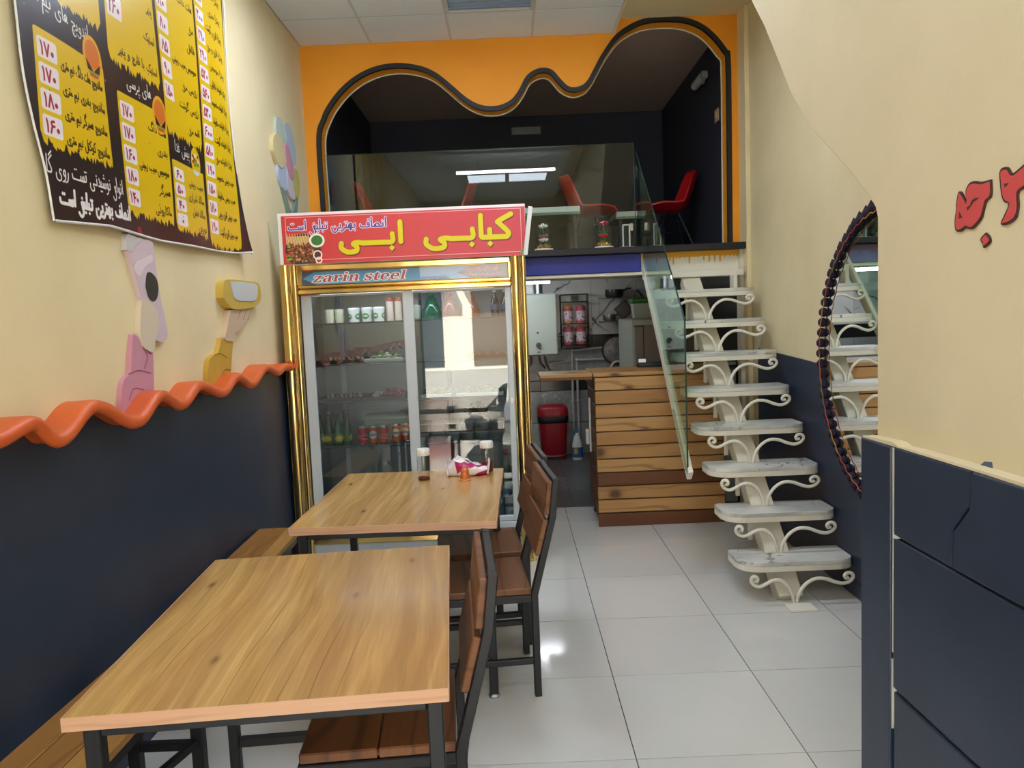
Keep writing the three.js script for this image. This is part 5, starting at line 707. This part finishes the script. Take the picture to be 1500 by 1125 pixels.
function chair(lab, x, d, turn) {
  const t = thing('dining_chair', lab, 'chair', [x, 0, d], turn, 'dark steel chairs with brown boards'), W = 0.2;
  for (let i = 0; i < 2; i++) part(t, 'seat_board', shiftUV(i ? chamfer(0.2, 0.028, 0.42, 0.004) : chamfer(0.2, 0.028, 0.42, 0.004), i * 0.4, i * 0.27).translate(-0.1 + i * 0.203, 0.444, 0), brownM[i]);
  for (const s of [-1, 1]) {
    const z = s * W;
    part(t, 'rear_post', merge([bar(V3(0.215, 0, z), V3(0.215, 0.44, z), 0.028, 0.036), bar(V3(0.215, 0.43, z), V3(0.298, 0.74, z), 0.028, 0.036), bar(V3(0.298, 0.735, z), V3(0.318, 0.9, z), 0.028, 0.036)]), M.steelBlack);
    part(t, 'front_leg', bar(V3(-0.19, 0, z), V3(-0.19, 0.43, z), 0.028, 0.028), M.steelBlack);
    part(t, 'seat_rail', chamfer(0.39, 0.03, 0.026, 0.003).translate(0.012, 0.414, z), M.steelBlack); part(t, 'side_stretcher', chamfer(0.39, 0.026, 0.022, 0.003).translate(0.012, 0.15, z), M.steelBlack);
  }
  part(t, 'top_rail', chamfer(0.024, 0.03, 0.37, 0.003).translate(0.318, 0.884, 0), M.steelBlack); part(t, 'back_rail', chamfer(0.024, 0.03, 0.37, 0.003).translate(0.261, 0.6, 0), M.steelBlack);
  const slat = (y, h, x0, a, k) => part(t, 'back_board', shiftUV(swapUV(chamfer(0.022, h, 0.44, 0.004)), k * 0.4, k * 0.3).rotateZ(-a).translate(x0, y, 0), brownM[k]);
  slat(0.825, 0.135, 0.284, 0.13, 0); slat(0.665, 0.15, 0.251, 0.265, 1);
  for (const s of [-1, 1]) part(t, 'seat_cross_rail', chamfer(0.026, 0.03, 0.37, 0.003).translate(s * 0.19, 0.414, 0), M.steelBlack);
  return t;
}
const ch0 = chair('dark steel chair with brown boards, nearest the camera at the foreground table', -0.407, 2.07, 0.08);
dup(ch0, [-0.184, 0, 3.165], 0.1, 'middle dark steel chair with brown boards, at the table with jars');
dup(ch0, [-0.205, 0, 3.66], 0.1, 'dark steel chair with brown boards, farthest one, beside the right gold fridge post');
{ // on the second table
  const jarB = (lab, x, d, fill) => { const t = thing('shaker_jar', lab, 'jar', [x, 0.7505, d], 0, 'white lidded shakers on the far table'); t.scale.setScalar(1.14); part(t, 'jar_wall', lathe([[0, 0], [0.026, 0], [0.028, 0.005], [0.028, 0.105], [0.024, 0.112]], 28), clear); part(t, 'cap', lathe([[0, 0.11], [0.03, 0.11], [0.031, 0.113], [0.031, 0.133], [0.028, 0.139], [0, 0.14]], 28), M.whitePlastic); part(t, 'spice', lathe([[0, 0.003], [0.0255, 0.003], [0.0255, fill], [0, fill + 0.003]], 20), flat('#6d2e1c', 0.9)); return t; };
  jarB('clear shaker jar with white lid and little spice, left end, on the far table', -0.474, 3.79, 0.012);
  jarB('clear shaker jar with white lid behind the pink tissue pack', -0.156, 3.94, 0.05);
  const cup = thing('copper_cup', 'small ribbed orange copper cup turned upside down before the tissue pack', 'cup', [-0.262, 0.7505, 3.735]); const pr = [[0, 0], [0.027, 0], [0.028, 0.006], [0.025, 0.009]]; for (let i = 0; i < 6; i++) { const r = 0.0245 - i * 0.0011, y = 0.011 + i * 0.0075; pr.push([r + 0.0012, y + 0.002], [r - 0.0006, y + 0.006]); } pr.push([0.0165, 0.058], [0.012, 0.064], [0, 0.065]);
  part(cup, 'cup_body', lathe(pr, 24), phy({ color: C('#d5793f'), roughness: 0.25, metalness: 0.3 })); part(cup, 'base_ring', new THREE.TorusGeometry(0.0275, 0.003, 6, 28).rotateX(Math.PI / 2).translate(0, 0.004, 0), flat('#e09a72', 0.3));
  const pk = thing('tissue_pack', 'crumpled magenta and white plastic tissue pack on the far table', 'tissue pack', [-0.255, 0.7505, 3.885], 0.04);
  const tp = canvas(512, 320, (x, W, H) => { x.fillStyle = '#ece6ea'; x.fillRect(0, 0, W, H); x.fillStyle = '#b81c6a'; x.beginPath(); x.moveTo(90, 120); x.bezierCurveTo(200, 60, 300, 190, 500, 20); x.lineTo(512, 110); x.bezierCurveTo(360, 200, 260, 180, 120, 220); x.fill(); x.beginPath(); x.moveTo(250, 290); x.bezierCurveTo(340, 210, 430, 220, 500, 180); x.lineTo(500, 290); x.fill(); x.fillStyle = '#f3ecf0'; x.beginPath(); x.ellipse(190, 90, 110, 52, -0.1, 0, 7); x.fill(); x.fillRect(330, 90, 90, 34); x.fillStyle = '#26262c'; for (const [a, b] of [[60, 250], [110, 245], [225, 80], [260, 92]]) { x.beginPath(); x.ellipse(a, b, 20, 14, 0.4, 0, 7); x.fill(); } x.fillStyle = '#f5eef2'; for (const [a, b] of [[60, 250], [112, 246]]) { x.beginPath(); x.ellipse(a, b, 7, 6, 0, 0, 7); x.fill(); } });
  const rings = []; for (let i = 0; i <= 12; i++) { const q = i / 12, e = Math.pow(Math.sin(Math.PI * Math.min(0.97, Math.max(0.03, q))), 0.3), w = 0.13; rings.push(Array.from({ length: 24 }, (_, j) => { const a = j / 24 * 6.283, c = Math.cos(a), s = Math.sin(a), k = Math.pow(Math.pow(Math.abs(c), 4) + Math.pow(Math.abs(s), 4), -0.25), h = 0.034 + 0.012 * Math.sin(q * 5 + 1) + 0.004 * Math.sin(i * 2.1 + j); return V3(-w + 2 * w * q, Math.max(0.0, h * e * (0.9 + 0.98 * s * k) * 0.98), c * k * 0.075 * e); })); }
  const body = loft(rings); { const p = body.attributes.position, u = body.attributes.uv; for (let i = 0; i < p.count; i++) u.setXY(i, p.getX(i) / 0.26 + 0.5, 0.45 - p.getZ(i) * 3 + p.getY(i) * 5); }
  pk.scale.set(0.8, 1.25, 1); part(pk, 'pack_body', body, phy({ map: tp, roughness: 0.25, clearcoat: 0.4 })); for (const s of [-1, 1]) part(pk, 'sealed_end', chamfer(0.012, 0.05, 0.13, 0.001).rotateZ(s * -0.3).translate(s * 0.133, 0.03, 0), flat('#d9d4da', 0.25));
}

// ================================================================ MEZZANINE FURNITURE AND LEDGE
{
  function shellChair(lab, x, d, turn) {
    const t = thing('shell_chair', lab, 'chair', [x, YM, d], turn, 'red shell chairs on the mezzanine'); t.scale.set(1, 0.9, 1);
    // profile from the front of the seat to the top of the back, seen from the side: faces -x
    const pr = [[-0.22, 0.43, 0.4], [-0.2, 0.445, 0.42], [-0.1, 0.445, 0.44], [0.02, 0.435, 0.45], [0.1, 0.45, 0.45], [0.145, 0.5, 0.44], [0.17, 0.58, 0.43], [0.2, 0.66, 0.4], [0.225, 0.74, 0.34], [0.245, 0.8, 0.24], [0.25, 0.82, 0.1]], rings = [];
    pr.forEach(([x0, y0, w], i) => { const a = pr[Math.max(0, i - 1)], b = pr[Math.min(pr.length - 1, i + 1)], tx = b[0] - a[0], ty = b[1] - a[1], l = Math.hypot(tx, ty), nx = -ty / l, ny = tx / l, m = 8, th = 0.008, ring = []; for (let j = 0; j <= m; j++) { const q = j / m * 2 - 1, lift = 0.07 * q * q * Math.min(1, i / 3 + 0.3); ring.push(V3(x0 + nx * (lift + th), y0 + ny * (lift + th), q * w / 2)); } for (let j = m; j >= 0; j--) { const q = j / m * 2 - 1, lift = 0.07 * q * q * Math.min(1, i / 3 + 0.3); ring.push(V3(x0 + nx * (lift - th), y0 + ny * (lift - th), q * w / 2)); } rings.push(ring); });
    part(t, 'seat_shell', loft(rings), M.redChair);
    for (const sx of [-1, 1]) for (const sz of [-1, 1]) part(t, 'leg', tube([V3(sx * 0.06, 0.42, sz * 0.06), V3(sx * 0.19, 0.0, sz * 0.19)], 0.011, 2, 8), M.steelBlack);
    part(t, 'leg_frame', merge([tube([V3(-0.12, 0.24, -0.12), V3(0.12, 0.24, 0.12)], 0.005, 2, 6), tube([V3(-0.12, 0.24, 0.12), V3(0.12, 0.24, -0.12)], 0.005, 2, 6)]), M.steelBlack); return t;
  }
  const r0 = shellChair('red shell chair at the right of the mezzanine, back towards the orange edge', 1.45, 6.8, 0);
  dup(r0, [0.72, YM, 6.8], Math.PI, 'red shell chair facing right, left of the sloping stair glass on the mezzanine');
  dup(r0, [-0.5, YM, 6.9], 0.1, 'red shell chair above the middle of the red fridge sign');
  dup(r0, [-1.1, YM, 6.7], Math.PI, 'leftmost red shell chair, above the left part of the fridge sign');
  const mt = (lab, x, d, w) => { const t = thing('low_table', lab, 'table', [x, YM, d]); part(t, 'tabletop', chamfer(w, 0.045, 0.5, 0.004).translate(0, 0.385, 0), M.whitePlastic); part(t, 'edge_strip', chamfer(w + 0.004, 0.02, 0.504, 0.002).translate(0, 0.352, 0), flat('#7d8a78')); for (const sx of [-1, 1]) for (const sz of [-1, 1]) part(t, 'leg', chamfer(0.03, 0.34, 0.03, 0.003).translate(sx * (w / 2 - 0.04), 0.17, sz * 0.2), M.steelBlack); return t; };
  mt('low white table with dark legs behind the glass domes on the mezzanine', 0.34, 6.5, 0.52); mt('low white table between the two red chairs behind the stair glass', 1.085, 6.95, 0.26); mt('low white table at the left of the mezzanine, mostly hidden by the fridge sign', -0.7, 6.3, 0.3);
  const dome = (lab, x, d, top) => { // rose under a glass dome
    const t = thing('glass_dome', lab, 'ornament', [x, 2.0385, d]); part(t, 'base', lathe([[0, 0], [0.07, 0], [0.072, 0.006], [0.068, 0.014], [0, 0.014]]), flat('#d9cfc0', 0.4)); part(t, 'dome', lathe([[0.058, 0.014], [0.058, 0.16], [0.054, 0.19], [0.042, 0.218], [0.022, 0.234], [0, 0.239]], 32), M.glass); part(t, 'knob', new THREE.SphereGeometry(0.008, 12, 8).translate(0, 0.244, 0), M.glass);
    const gl = []; for (let i = 0; i < 90; i++) { const a = rnd(0, 6.283), q = Math.sqrt(rnd()) * 0.05; gl.push(uvBox(new THREE.TetrahedronGeometry(rnd(0.005, 0.011)).rotateX(rnd(0, 6)).rotateY(rnd(0, 6)).translate(Math.cos(a) * q, 0.02 + rnd(0, 0.045) * (1 - q / 0.07), Math.sin(a) * q))); } part(t, 'gold_foil', merge(gl), std({ color: C('#d8b060'), metalness: 0.8, roughness: 0.3 })).userData.kind = 'stuff';
    part(t, 'stem', tube([V3(0, 0.03, 0), V3(0.004, 0.1, 0), V3(0, 0.17, 0)], 0.004, 8, 6), flat('#3d7a3f'));
    const petals = (y, hex, s) => { for (let i = 0; i < 8; i++) { const a = i * 2.4, k = 0.012 + 0.0022 * i; part(t, 'petal', new THREE.SphereGeometry(0.017 * s, 8, 6).scale(1, 0.55, 0.8).rotateZ(0.5).translate(k, 0, 0).rotateY(a).translate(0, y + 0.008 - i * 0.0012, 0), flat(hex, 0.7)); } };
    top.forEach(([y, hex, s]) => petals(y, hex, s)); for (const s of [-1, 1]) part(t, 'leaf', new THREE.SphereGeometry(0.02, 8, 6).scale(1, 0.15, 0.5).rotateZ(s * 0.5).translate(s * 0.02, 0.12, 0), flat('#2f8a50', 0.7)); return t; };
  dome('glass dome with white and green artificial flowers, beside the red fridge sign', 0.268, 5.69, [[0.175, '#d9d4d0', 1], [0.1, '#a8455a', 1.1], [0.075, '#d6d0cc', 1.1]]);
  dome('glass dome with red artificial roses on gold foil, nearer the stair glass', 0.716, 5.69, [[0.18, '#c01c28', 1.15], [0.09, '#b81a26', 1.1]]);
  const st = thing('acrylic_stand', 'small upright clear acrylic stand on the black ledge right of the rose dome', 'stand', [0.882, 2.0385, 5.69]); part(st, 'foot_plate', chamfer(0.11, 0.006, 0.06, 0.001).translate(0, 0.003, 0), M.whitePlastic); for (const s of [-1, 1]) part(st, 'side_wall', chamfer(0.008, 0.155, 0.035, 0.001).translate(s * 0.024, 0.084, 0), flat('#c2cacc', 0.15)); part(st, 'front_pane', chamfer(0.04, 0.15, 0.003, 0.0005).translate(0, 0.082, 0.012), M.glass); part(st, 'top_cap', chamfer(0.056, 0.01, 0.036, 0.001).translate(0, 0.164, 0), flat('#aeb8ba', 0.2));
  const v = thing('air_vent', 'small pale slotted vent on the dark back wall of the mezzanine', 'vent', [0.24, 3.56, DB - 0.001]); partAbs(v, 'vent_frame', bx(0.09, 0.41, 3.535, 3.615, DB - 0.02, DB - 0.001, 0.003), flat('#8d8f94')); for (let i = 0; i < 4; i++) partAbs(v, 'slat', bx(0.1, 0.4, 3.545 + i * 0.018, 3.556 + i * 0.018, DB - 0.026, DB - 0.0201, 0.001), flat('#a4a6aa'));
  const l = thing('wall_lamp', 'small white tubular lamp high on the dark right wall of the mezzanine', 'lamp', [1.734, 3.5, 6.65]); partAbs(l, 'lamp_body', tube([V3(1.69, 3.5, -6.5), V3(1.69, 3.5, -6.8)], 0.035, 3, 14), flat('#cfd2d4', 0.4)); partAbs(l, 'bracket', bx(1.69, 1.7345, 3.48, 3.52, 6.62, 6.68), M.whitePlastic); partAbs(l, 'end_cap', bx(1.66, 1.72, 3.47, 3.53, 6.46, 6.5, 0.01), flat('#8f9294'));
  const sw = thing('light_switch', 'small pale wall switch below the tubular lamp on the dark mezzanine wall', 'switch', [1.734, 3.1, 6.26]); partAbs(sw, 'switch_plate', bx(1.722, 1.7345, 3.06, 3.16, 6.21, 6.31, 0.003), flat('#b9a184')); partAbs(sw, 'rocker', bx(1.716, 1.722, 3.085, 3.135, 6.235, 6.285, 0.002), flat('#cdb89a'));
}

// ================================================================ KITCHEN
{
  const K = DB - 0.016;
  const h = thing('water_heater', 'white wall mounted gas water heater with round knob beside the gold fridge post', 'water heater', [0.35, 1.12, K]);
  const P = (n, g, m, l) => partAbs(h, n, g, m, l); P('casing', bx(0.12, 0.502, 1.13, 1.8, K - 0.24, K, 0.015), flat('#c4cfc6', 0.3)); P('flue', uvBox(new THREE.CylinderGeometry(0.05, 0.05, 0.14, 16).translate(0.31, 1.868, -(K - 0.12))), M.steel);
  P('knob', new THREE.CylinderGeometry(0.026, 0.03, 0.03, 20).rotateX(Math.PI / 2).translate(0.29, 1.245, -(K - 0.255)), M.darkSteel); P('flame_window', new THREE.CylinderGeometry(0.011, 0.011, 0.006, 16).rotateX(Math.PI / 2).translate(0.285, 1.38, -(K - 0.243)), M.black); P('name_plate', bx(0.275, 0.31, 1.165, 1.175, K - 0.243, K - 0.24, 0.0005), M.darkSteel);
  for (const [a, b, c] of [[0.2, 0.14, 0.95], [0.3, 0.36, 0.98], [0.36, 0.42, 0.93]]) P('hose', tube([V3(a, 1.135, -(K - 0.1)), V3(a + 0.01, 1.05, -(K - 0.08)), V3(b, c, -(K - 0.03))], 0.012, 14, 8), M.steel);
  const rk = thing('jar_rack', 'black wire rack with two tiers on the marble wall beside the water heater', 'rack', [0.7, 1.22, K]); const bk = M.steelBlack, W = (pts, r = 0.005) => partAbs(rk, 'wire', tube(pts.map(([x, y, d]) => V3(x, y, -d)), r, 2, 6), bk);
  for (const x of [0.55, 0.85]) for (const d of [K - 0.01, K - 0.14]) W([[x, 1.2, d], [x, 1.78, d]]);
  for (const y of [1.23, 1.46, 1.7, 1.78]) { W([[0.55, y, K - 0.14], [0.85, y, K - 0.14]]); W([[0.55, y, K - 0.01], [0.85, y, K - 0.01]]); for (const x of [0.55, 0.85]) W([[x, y, K - 0.14], [x, y, K - 0.01]]); }
  for (const y of [1.232, 1.462, 1.7]) partAbs(rk, 'rack_shelf', bx(0.555, 0.845, y - 0.003, y + 0.001, K - 0.135, K - 0.015, 0.001), bk);
  const jp = canvas(256, 128, (x) => { x.fillStyle = '#d8c6cc'; x.fillRect(0, 0, 256, 128); x.fillStyle = '#b0506a'; x.fillRect(0, 0, 256, 22); x.fillRect(0, 108, 256, 20); x.fillStyle = '#7a4a6a'; for (let i = 0; i < 40; i++) { x.beginPath(); x.ellipse(rnd(0, 256), rnd(30, 104), 7, 5, rnd(0, 3), 0, 7); x.fill(); } });
  [[0.63, 1.464, '#c98a3a', 'upper left spice jar with orange band in the black wire rack'], [0.77, 1.464, '#b85a5a', 'upper right pink spice jar in the black wire rack'], [0.63, 1.234, '#b0525a', 'lower left pink spice jar in the black wire rack'], [0.77, 1.234, '#a84a40', 'lower right pink spice jar in the black wire rack']].forEach(([x, y, c, lab]) => { const t = thing('spice_canister', lab, 'jar', [x, y, K - 0.075], 0, 'spice jars in the wire rack'); part(t, 'jar_body', new THREE.CylinderGeometry(0.056, 0.056, 0.165, 24).translate(0, 0.0825, 0), std({ map: jp, roughness: 0.3 })); part(t, 'lid', lathe([[0, 0.165], [0.05, 0.165], [0.052, 0.17], [0.052, 0.19], [0.048, 0.195], [0, 0.195]]), flat(c, 0.35)); part(t, 'band', lathe([[0.057, 0.005], [0.057, 0.03]]), flat(c, 0.4)); });
  const bw = thing('glass_bowls', 'small stacked glass bowls on top of the black wire rack', 'bowls', [0.71, 1.702, K - 0.075]); for (let i = 0; i < 3; i++) part(bw, 'bowl', lathe([[0, 0], [0.03, 0], [0.052, 0.035], [0.055, 0.036], [0.034, 0.004], [0, 0.004]]).translate(0, i * 0.022, 0), clear);
  // dish rack on the wall
  const dk = thing('dish_rack', 'thin wire dish rack fixed high on the veined marble wall', 'rack', [1.22, 1.4, K]); const Wd = (pts, r = 0.004) => partAbs(dk, 'wire', tube(pts.map(([x, y, d]) => V3(x, y, -d)), r, 2, 6), M.steel);
  for (const x of [0.98, 1.22, 1.46]) { Wd([[x, 1.44, K - 0.005], [x, 1.74, K - 0.005]]); Wd([[x, 1.47, K - 0.005], [x, 1.47, K - 0.24]]); Wd([[x, 1.72, K - 0.005], [x, 1.72, K - 0.2]]); } for (const d of [K - 0.24, K - 0.12, K - 0.02]) Wd([[0.98, 1.47, d], [1.46, 1.47, d]]); for (const d of [K - 0.2, K - 0.1]) Wd([[0.98, 1.72, d], [1.46, 1.72, d]]);
  const pot = (n, lab, x, y, d, r, hh, m) => { const t = thing(n, lab, 'pan', [x, y, d]); part(t, 'pan_body', lathe([[0, 0], [r * 0.85, 0], [r, hh * 0.3], [r, hh], [r * 0.96, hh], [r * 0.95, hh * 0.3], [0, 0.006]]), m); part(t, 'pan_handle', tube([V3(r * 0.9, hh * 0.8, 0), V3(r * 1.4, hh, 0), V3(r * 1.9, hh * 1.1, 0)], 0.009, 6, 6), M.black); return t; };
  pot('saucepan', 'dark steel saucepan upside on the top tier of the wall dish rack', 1.14, 1.725, K - 0.12, 0.1, 0.09, M.darkSteel); pot('saucepan', 'pale saucepan on the lower tier of the wall dish rack', 1.08, 1.476, K - 0.12, 0.07, 0.07, M.steel);
  const pl = thing('baking_tray', 'square dark tray leaning in the lower tier of the dish rack', 'tray', [1.24, 1.476, K - 0.14]); part(pl, 'tray_panel', chamfer(0.16, 0.16, 0.012, 0.003).rotateZ(0.7).translate(0, 0.115, 0), M.darkSteel); part(pl, 'tray_lip', chamfer(0.13, 0.13, 0.004, 0.001).rotateZ(0.7).translate(0, 0.115, 0.01), flat('#6a5f56')); part(pl, 'tray_handle', tube([V3(0.05, 0.2, 0), V3(0.12, 0.26, 0)], 0.008, 2, 6), M.black);
  const wk = thing('wok', 'black wok hanging above the green lidded box', 'pan', [1.58, 1.6, K - 0.06]); part(wk, 'wok_bowl', lathe([[0, 0], [0.08, 0.01], [0.13, 0.04], [0.15, 0.07], [0.146, 0.07], [0.12, 0.045], [0.07, 0.016], [0, 0.008]]).rotateX(Math.PI / 2), M.black); part(wk, 'wok_handle', tube([V3(-0.1, 0.1, 0.05), V3(-0.19, 0.2, 0.06)], 0.01, 2, 6), M.black);
  const gr = thing('round_grill', 'round speckled steel lid with black rim leaning behind the steel cabinet', 'lid', [1.155, 0.98, K - 0.05]); const disc = lathe([[0, 0.012], [0.1, 0.01], [0.145, 0.0], [0.145, -0.006], [0, 0.004]], 40); part(gr, 'steel_disc', disc.rotateX(Math.PI / 2).translate(0, 0.17, 0), std({ map: tex(256, 256, (u, v) => { const a = 90 + 130 * Math.pow(vnoise(u * 90, v * 90, 90, 90, 5), 2); return [a, a, a]; }, true, 1), metalness: 0.3, roughness: 0.4 })); part(gr, 'black_rim', new THREE.TorusGeometry(0.152, 0.011, 10, 48).translate(0, 0.17, 0.0), M.black);
  for (let i = 0; i < 44; i++) part(gr, 'rim_bead', i ? gr.children[2].geometry : new THREE.SphereGeometry(0.0045, 6, 5), M.steel).position.set(Math.cos(i / 44 * 6.283) * 0.143, 0.17 + Math.sin(i / 44 * 6.283) * 0.143, 0.014);
  const cb = thing('steel_cabinet', 'tall grey-brown cabinet with pale side standing behind the wooden counter', 'cabinet', [1.38, 0, 7.2]); partAbs(cb, 'cabinet_body', bx(1.09, 1.7, 0.0, 1.49, 6.83, 7.7, 0.006), flat('#b9c2b8', 0.4)); partAbs(cb, 'cabinet_door', bx(1.11, 1.69, 0.05, 1.44, 6.8, 6.83, 0.006), flat('#8a8078', 0.4)); partAbs(cb, 'door_seal', merge([bx(1.1, 1.19, 1.425, 1.437, 6.79, 6.8, 0.002), bx(1.18, 1.19, 0.9, 1.425, 6.79, 6.8, 0.002)]), flat('#4d4038')); partAbs(cb, 'top_edge', bx(1.09, 1.7, 1.4905, 1.5, 6.8, 7.7, 0.003), flat('#9aa097'));
  const gb = thing('storage_box', 'translucent box with green lid on top of the tall cabinet', 'box', [1.24, 1.501, 7.1]); part(gb, 'box_body', loft([[0, 0.09], [0.14, 0.105]].map(([y, k]) => [[-1, -1], [1, -1], [1, 1], [-1, 1]].map(([a, b]) => V3(a * k, y, -b * k * 0.8)))), flat('#b4c2b4', 0.35)); part(gb, 'box_lid', chamfer(0.24, 0.045, 0.2, 0.012).translate(0.0, 0.163, 0), flat('#2f8a35', 0.4)); part(gb, 'lid_lip', chamfer(0.226, 0.012, 0.188, 0.003).translate(0, 0.141, 0), flat('#2a7a30', 0.4));
  const pp = thing('wall_pipes', 'white painted water pipes running along the grey stone kitchen wall', 'pipes', [0.78, 0.3, K]); for (const [a, b] of [[[0.66, 0.1], [0.66, 1.16]], [[0.715, 0.1], [0.715, 1.05]], [[0.66, 1.165], [1.06, 1.185]], [[0.715, 1.055], [1.1, 1.06]], [[0.4, 1.04], [0.655, 1.045]]]) partAbs(pp, 'pipe', tube([V3(a[0], a[1], -(K - 0.03)), V3(b[0], b[1], -(K - 0.03))], 0.013, 2, 10), flat('#b8bcbc', 0.4));
  for (const [x, y] of [[0.66, 1.165], [0.715, 1.055], [0.66, 0.6], [0.715, 0.6]]) partAbs(pp, 'pipe_joint', uvBox(new THREE.SphereGeometry(0.02, 10, 8).translate(x, y, -(K - 0.03))), flat('#b8bcbc', 0.4));
  const fa_ = thing('faucet', 'cream swan neck faucet rising behind the counter flap', 'faucet', [1.05, 0.86, 8.05]); part(fa_, 'spout', tube([V3(0, 0, 0), V3(0, 0.12, 0), V3(0.03, 0.17, 0), V3(0.09, 0.18, 0), V3(0.12, 0.14, 0)], 0.014, 24, 10), flat('#d9d6c4', 0.3)); part(fa_, 'base', lathe([[0, 0], [0.03, 0], [0.03, 0.02], [0.018, 0.03], [0, 0.03]]), flat('#d9d6c4', 0.3)); part(fa_, 'lever', tube([V3(0.0, 0.03, 0.02), V3(-0.05, 0.06, 0.04)], 0.007, 2, 6), M.chrome);
  const sk = thing('sink_unit', 'steel sink unit low behind the wooden counter', 'sink', [1.0, 0, 8.1]); partAbs(sk, 'sink_cabinet', bx(0.82, 1.75, 0.0, 0.82, 7.85, K - 0.07, 0.006), M.darkSteel); partAbs(sk, 'sink_top', bx(0.8, 1.75, 0.821, 0.86, 7.8, K - 0.07, 0.006), M.steel); partAbs(sk, 'sink_door', bx(0.86, 1.25, 0.06, 0.76, 7.835, 7.849, 0.003), M.steel);
  const bin = thing('pedal_bin', 'red pedal bin with black bag edge on the dark kitchen floor', 'bin', [0.415, 0.001, 8.2]); const ring = (y, w, l, n = 28, p = 5) => Array.from({ length: n }, (_, j) => { const a = j / n * 6.283, c = Math.cos(a), s = Math.sin(a), q = Math.pow(Math.pow(Math.abs(c), p) + Math.pow(Math.abs(s), p), -1 / p); return V3(c * q * w, y, -s * q * l); });
  part(bin, 'bin_body', loft([ring(0.0, 0.125, 0.105), ring(0.01, 0.132, 0.11), ring(0.4, 0.152, 0.128), ring(0.42, 0.152, 0.128)]), M.red); part(bin, 'bag_edge', loft([ring(0.4, 0.158, 0.133), ring(0.41, 0.166, 0.138), ring(0.47, 0.168, 0.14), ring(0.478, 0.16, 0.135)]), M.black); part(bin, 'lid', loft([ring(0.476, 0.165, 0.138), ring(0.5, 0.168, 0.14), ring(0.56, 0.16, 0.13), ring(0.585, 0.13, 0.1), ring(0.592, 0.09, 0.06)]), M.red); part(bin, 'bin_base', loft([ring(0.0, 0.13, 0.11), ring(0.03, 0.135, 0.114)]), flat('#7d1018', 0.4)); part(bin, 'pedal', chamfer(0.08, 0.012, 0.05, 0.003).translate(0, 0.012, 0.13), M.black); part(bin, 'carry_wire', tube([V3(-0.14, 0.07, 0.1), V3(-0.09, 0.05, 0.13), V3(0.09, 0.05, 0.13), V3(0.14, 0.07, 0.1)], 0.004, 16, 6), M.steel);
  const sp = thing('cleaner_bottle', 'blue and white cleaning fluid bottle with trigger standing beside the red bin', 'bottle', [0.66, 0.001, 8.05]); part(sp, 'bottle_body', loft([ring(0, 0.05, 0.04, 20, 4), ring(0.012, 0.056, 0.045, 20, 4), ring(0.16, 0.056, 0.045, 20, 4), ring(0.22, 0.04, 0.032, 20, 3), ring(0.275, 0.02, 0.02, 20, 2), ring(0.29, 0.018, 0.018, 20, 2)]), flat('#dfe6ea', 0.3)); part(sp, 'bottle_label', loft([ring(0.03, 0.058, 0.047, 20, 4), ring(0.14, 0.058, 0.047, 20, 4)], false), flat('#2d5fa0', 0.4)); part(sp, 'label_patch', chamfer(0.04, 0.06, 0.002, 0.0005).translate(-0.02, 0.1, 0.0475), flat('#d8b02c', 0.4)); part(sp, 'trigger', merge([chamfer(0.05, 0.03, 0.024, 0.004).translate(-0.005, 0.315, 0), chamfer(0.014, 0.05, 0.014, 0.002).rotateZ(0.4).translate(-0.028, 0.29, 0)]), flat('#2a72b0', 0.3));
  const dc = thing('dark_cabinet', 'dark steel cabinet in the shadow below the top of the stairs', 'cabinet', [1.63, 0, 6.1]); partAbs(dc, 'cabinet_body', bx(1.535, 1.712, 0.0, 1.12, 5.78, 6.5, 0.005), M.darkSteel); partAbs(dc, 'cabinet_door', bx(1.61, 1.708, 0.06, 1.09, 5.765, 5.779, 0.004), M.steel); partAbs(dc, 'cabinet_top', bx(1.53, 1.714, 1.121, 1.15, 5.77, 6.5, 0.004), M.steel);
}
renderer.render(scene, camera);
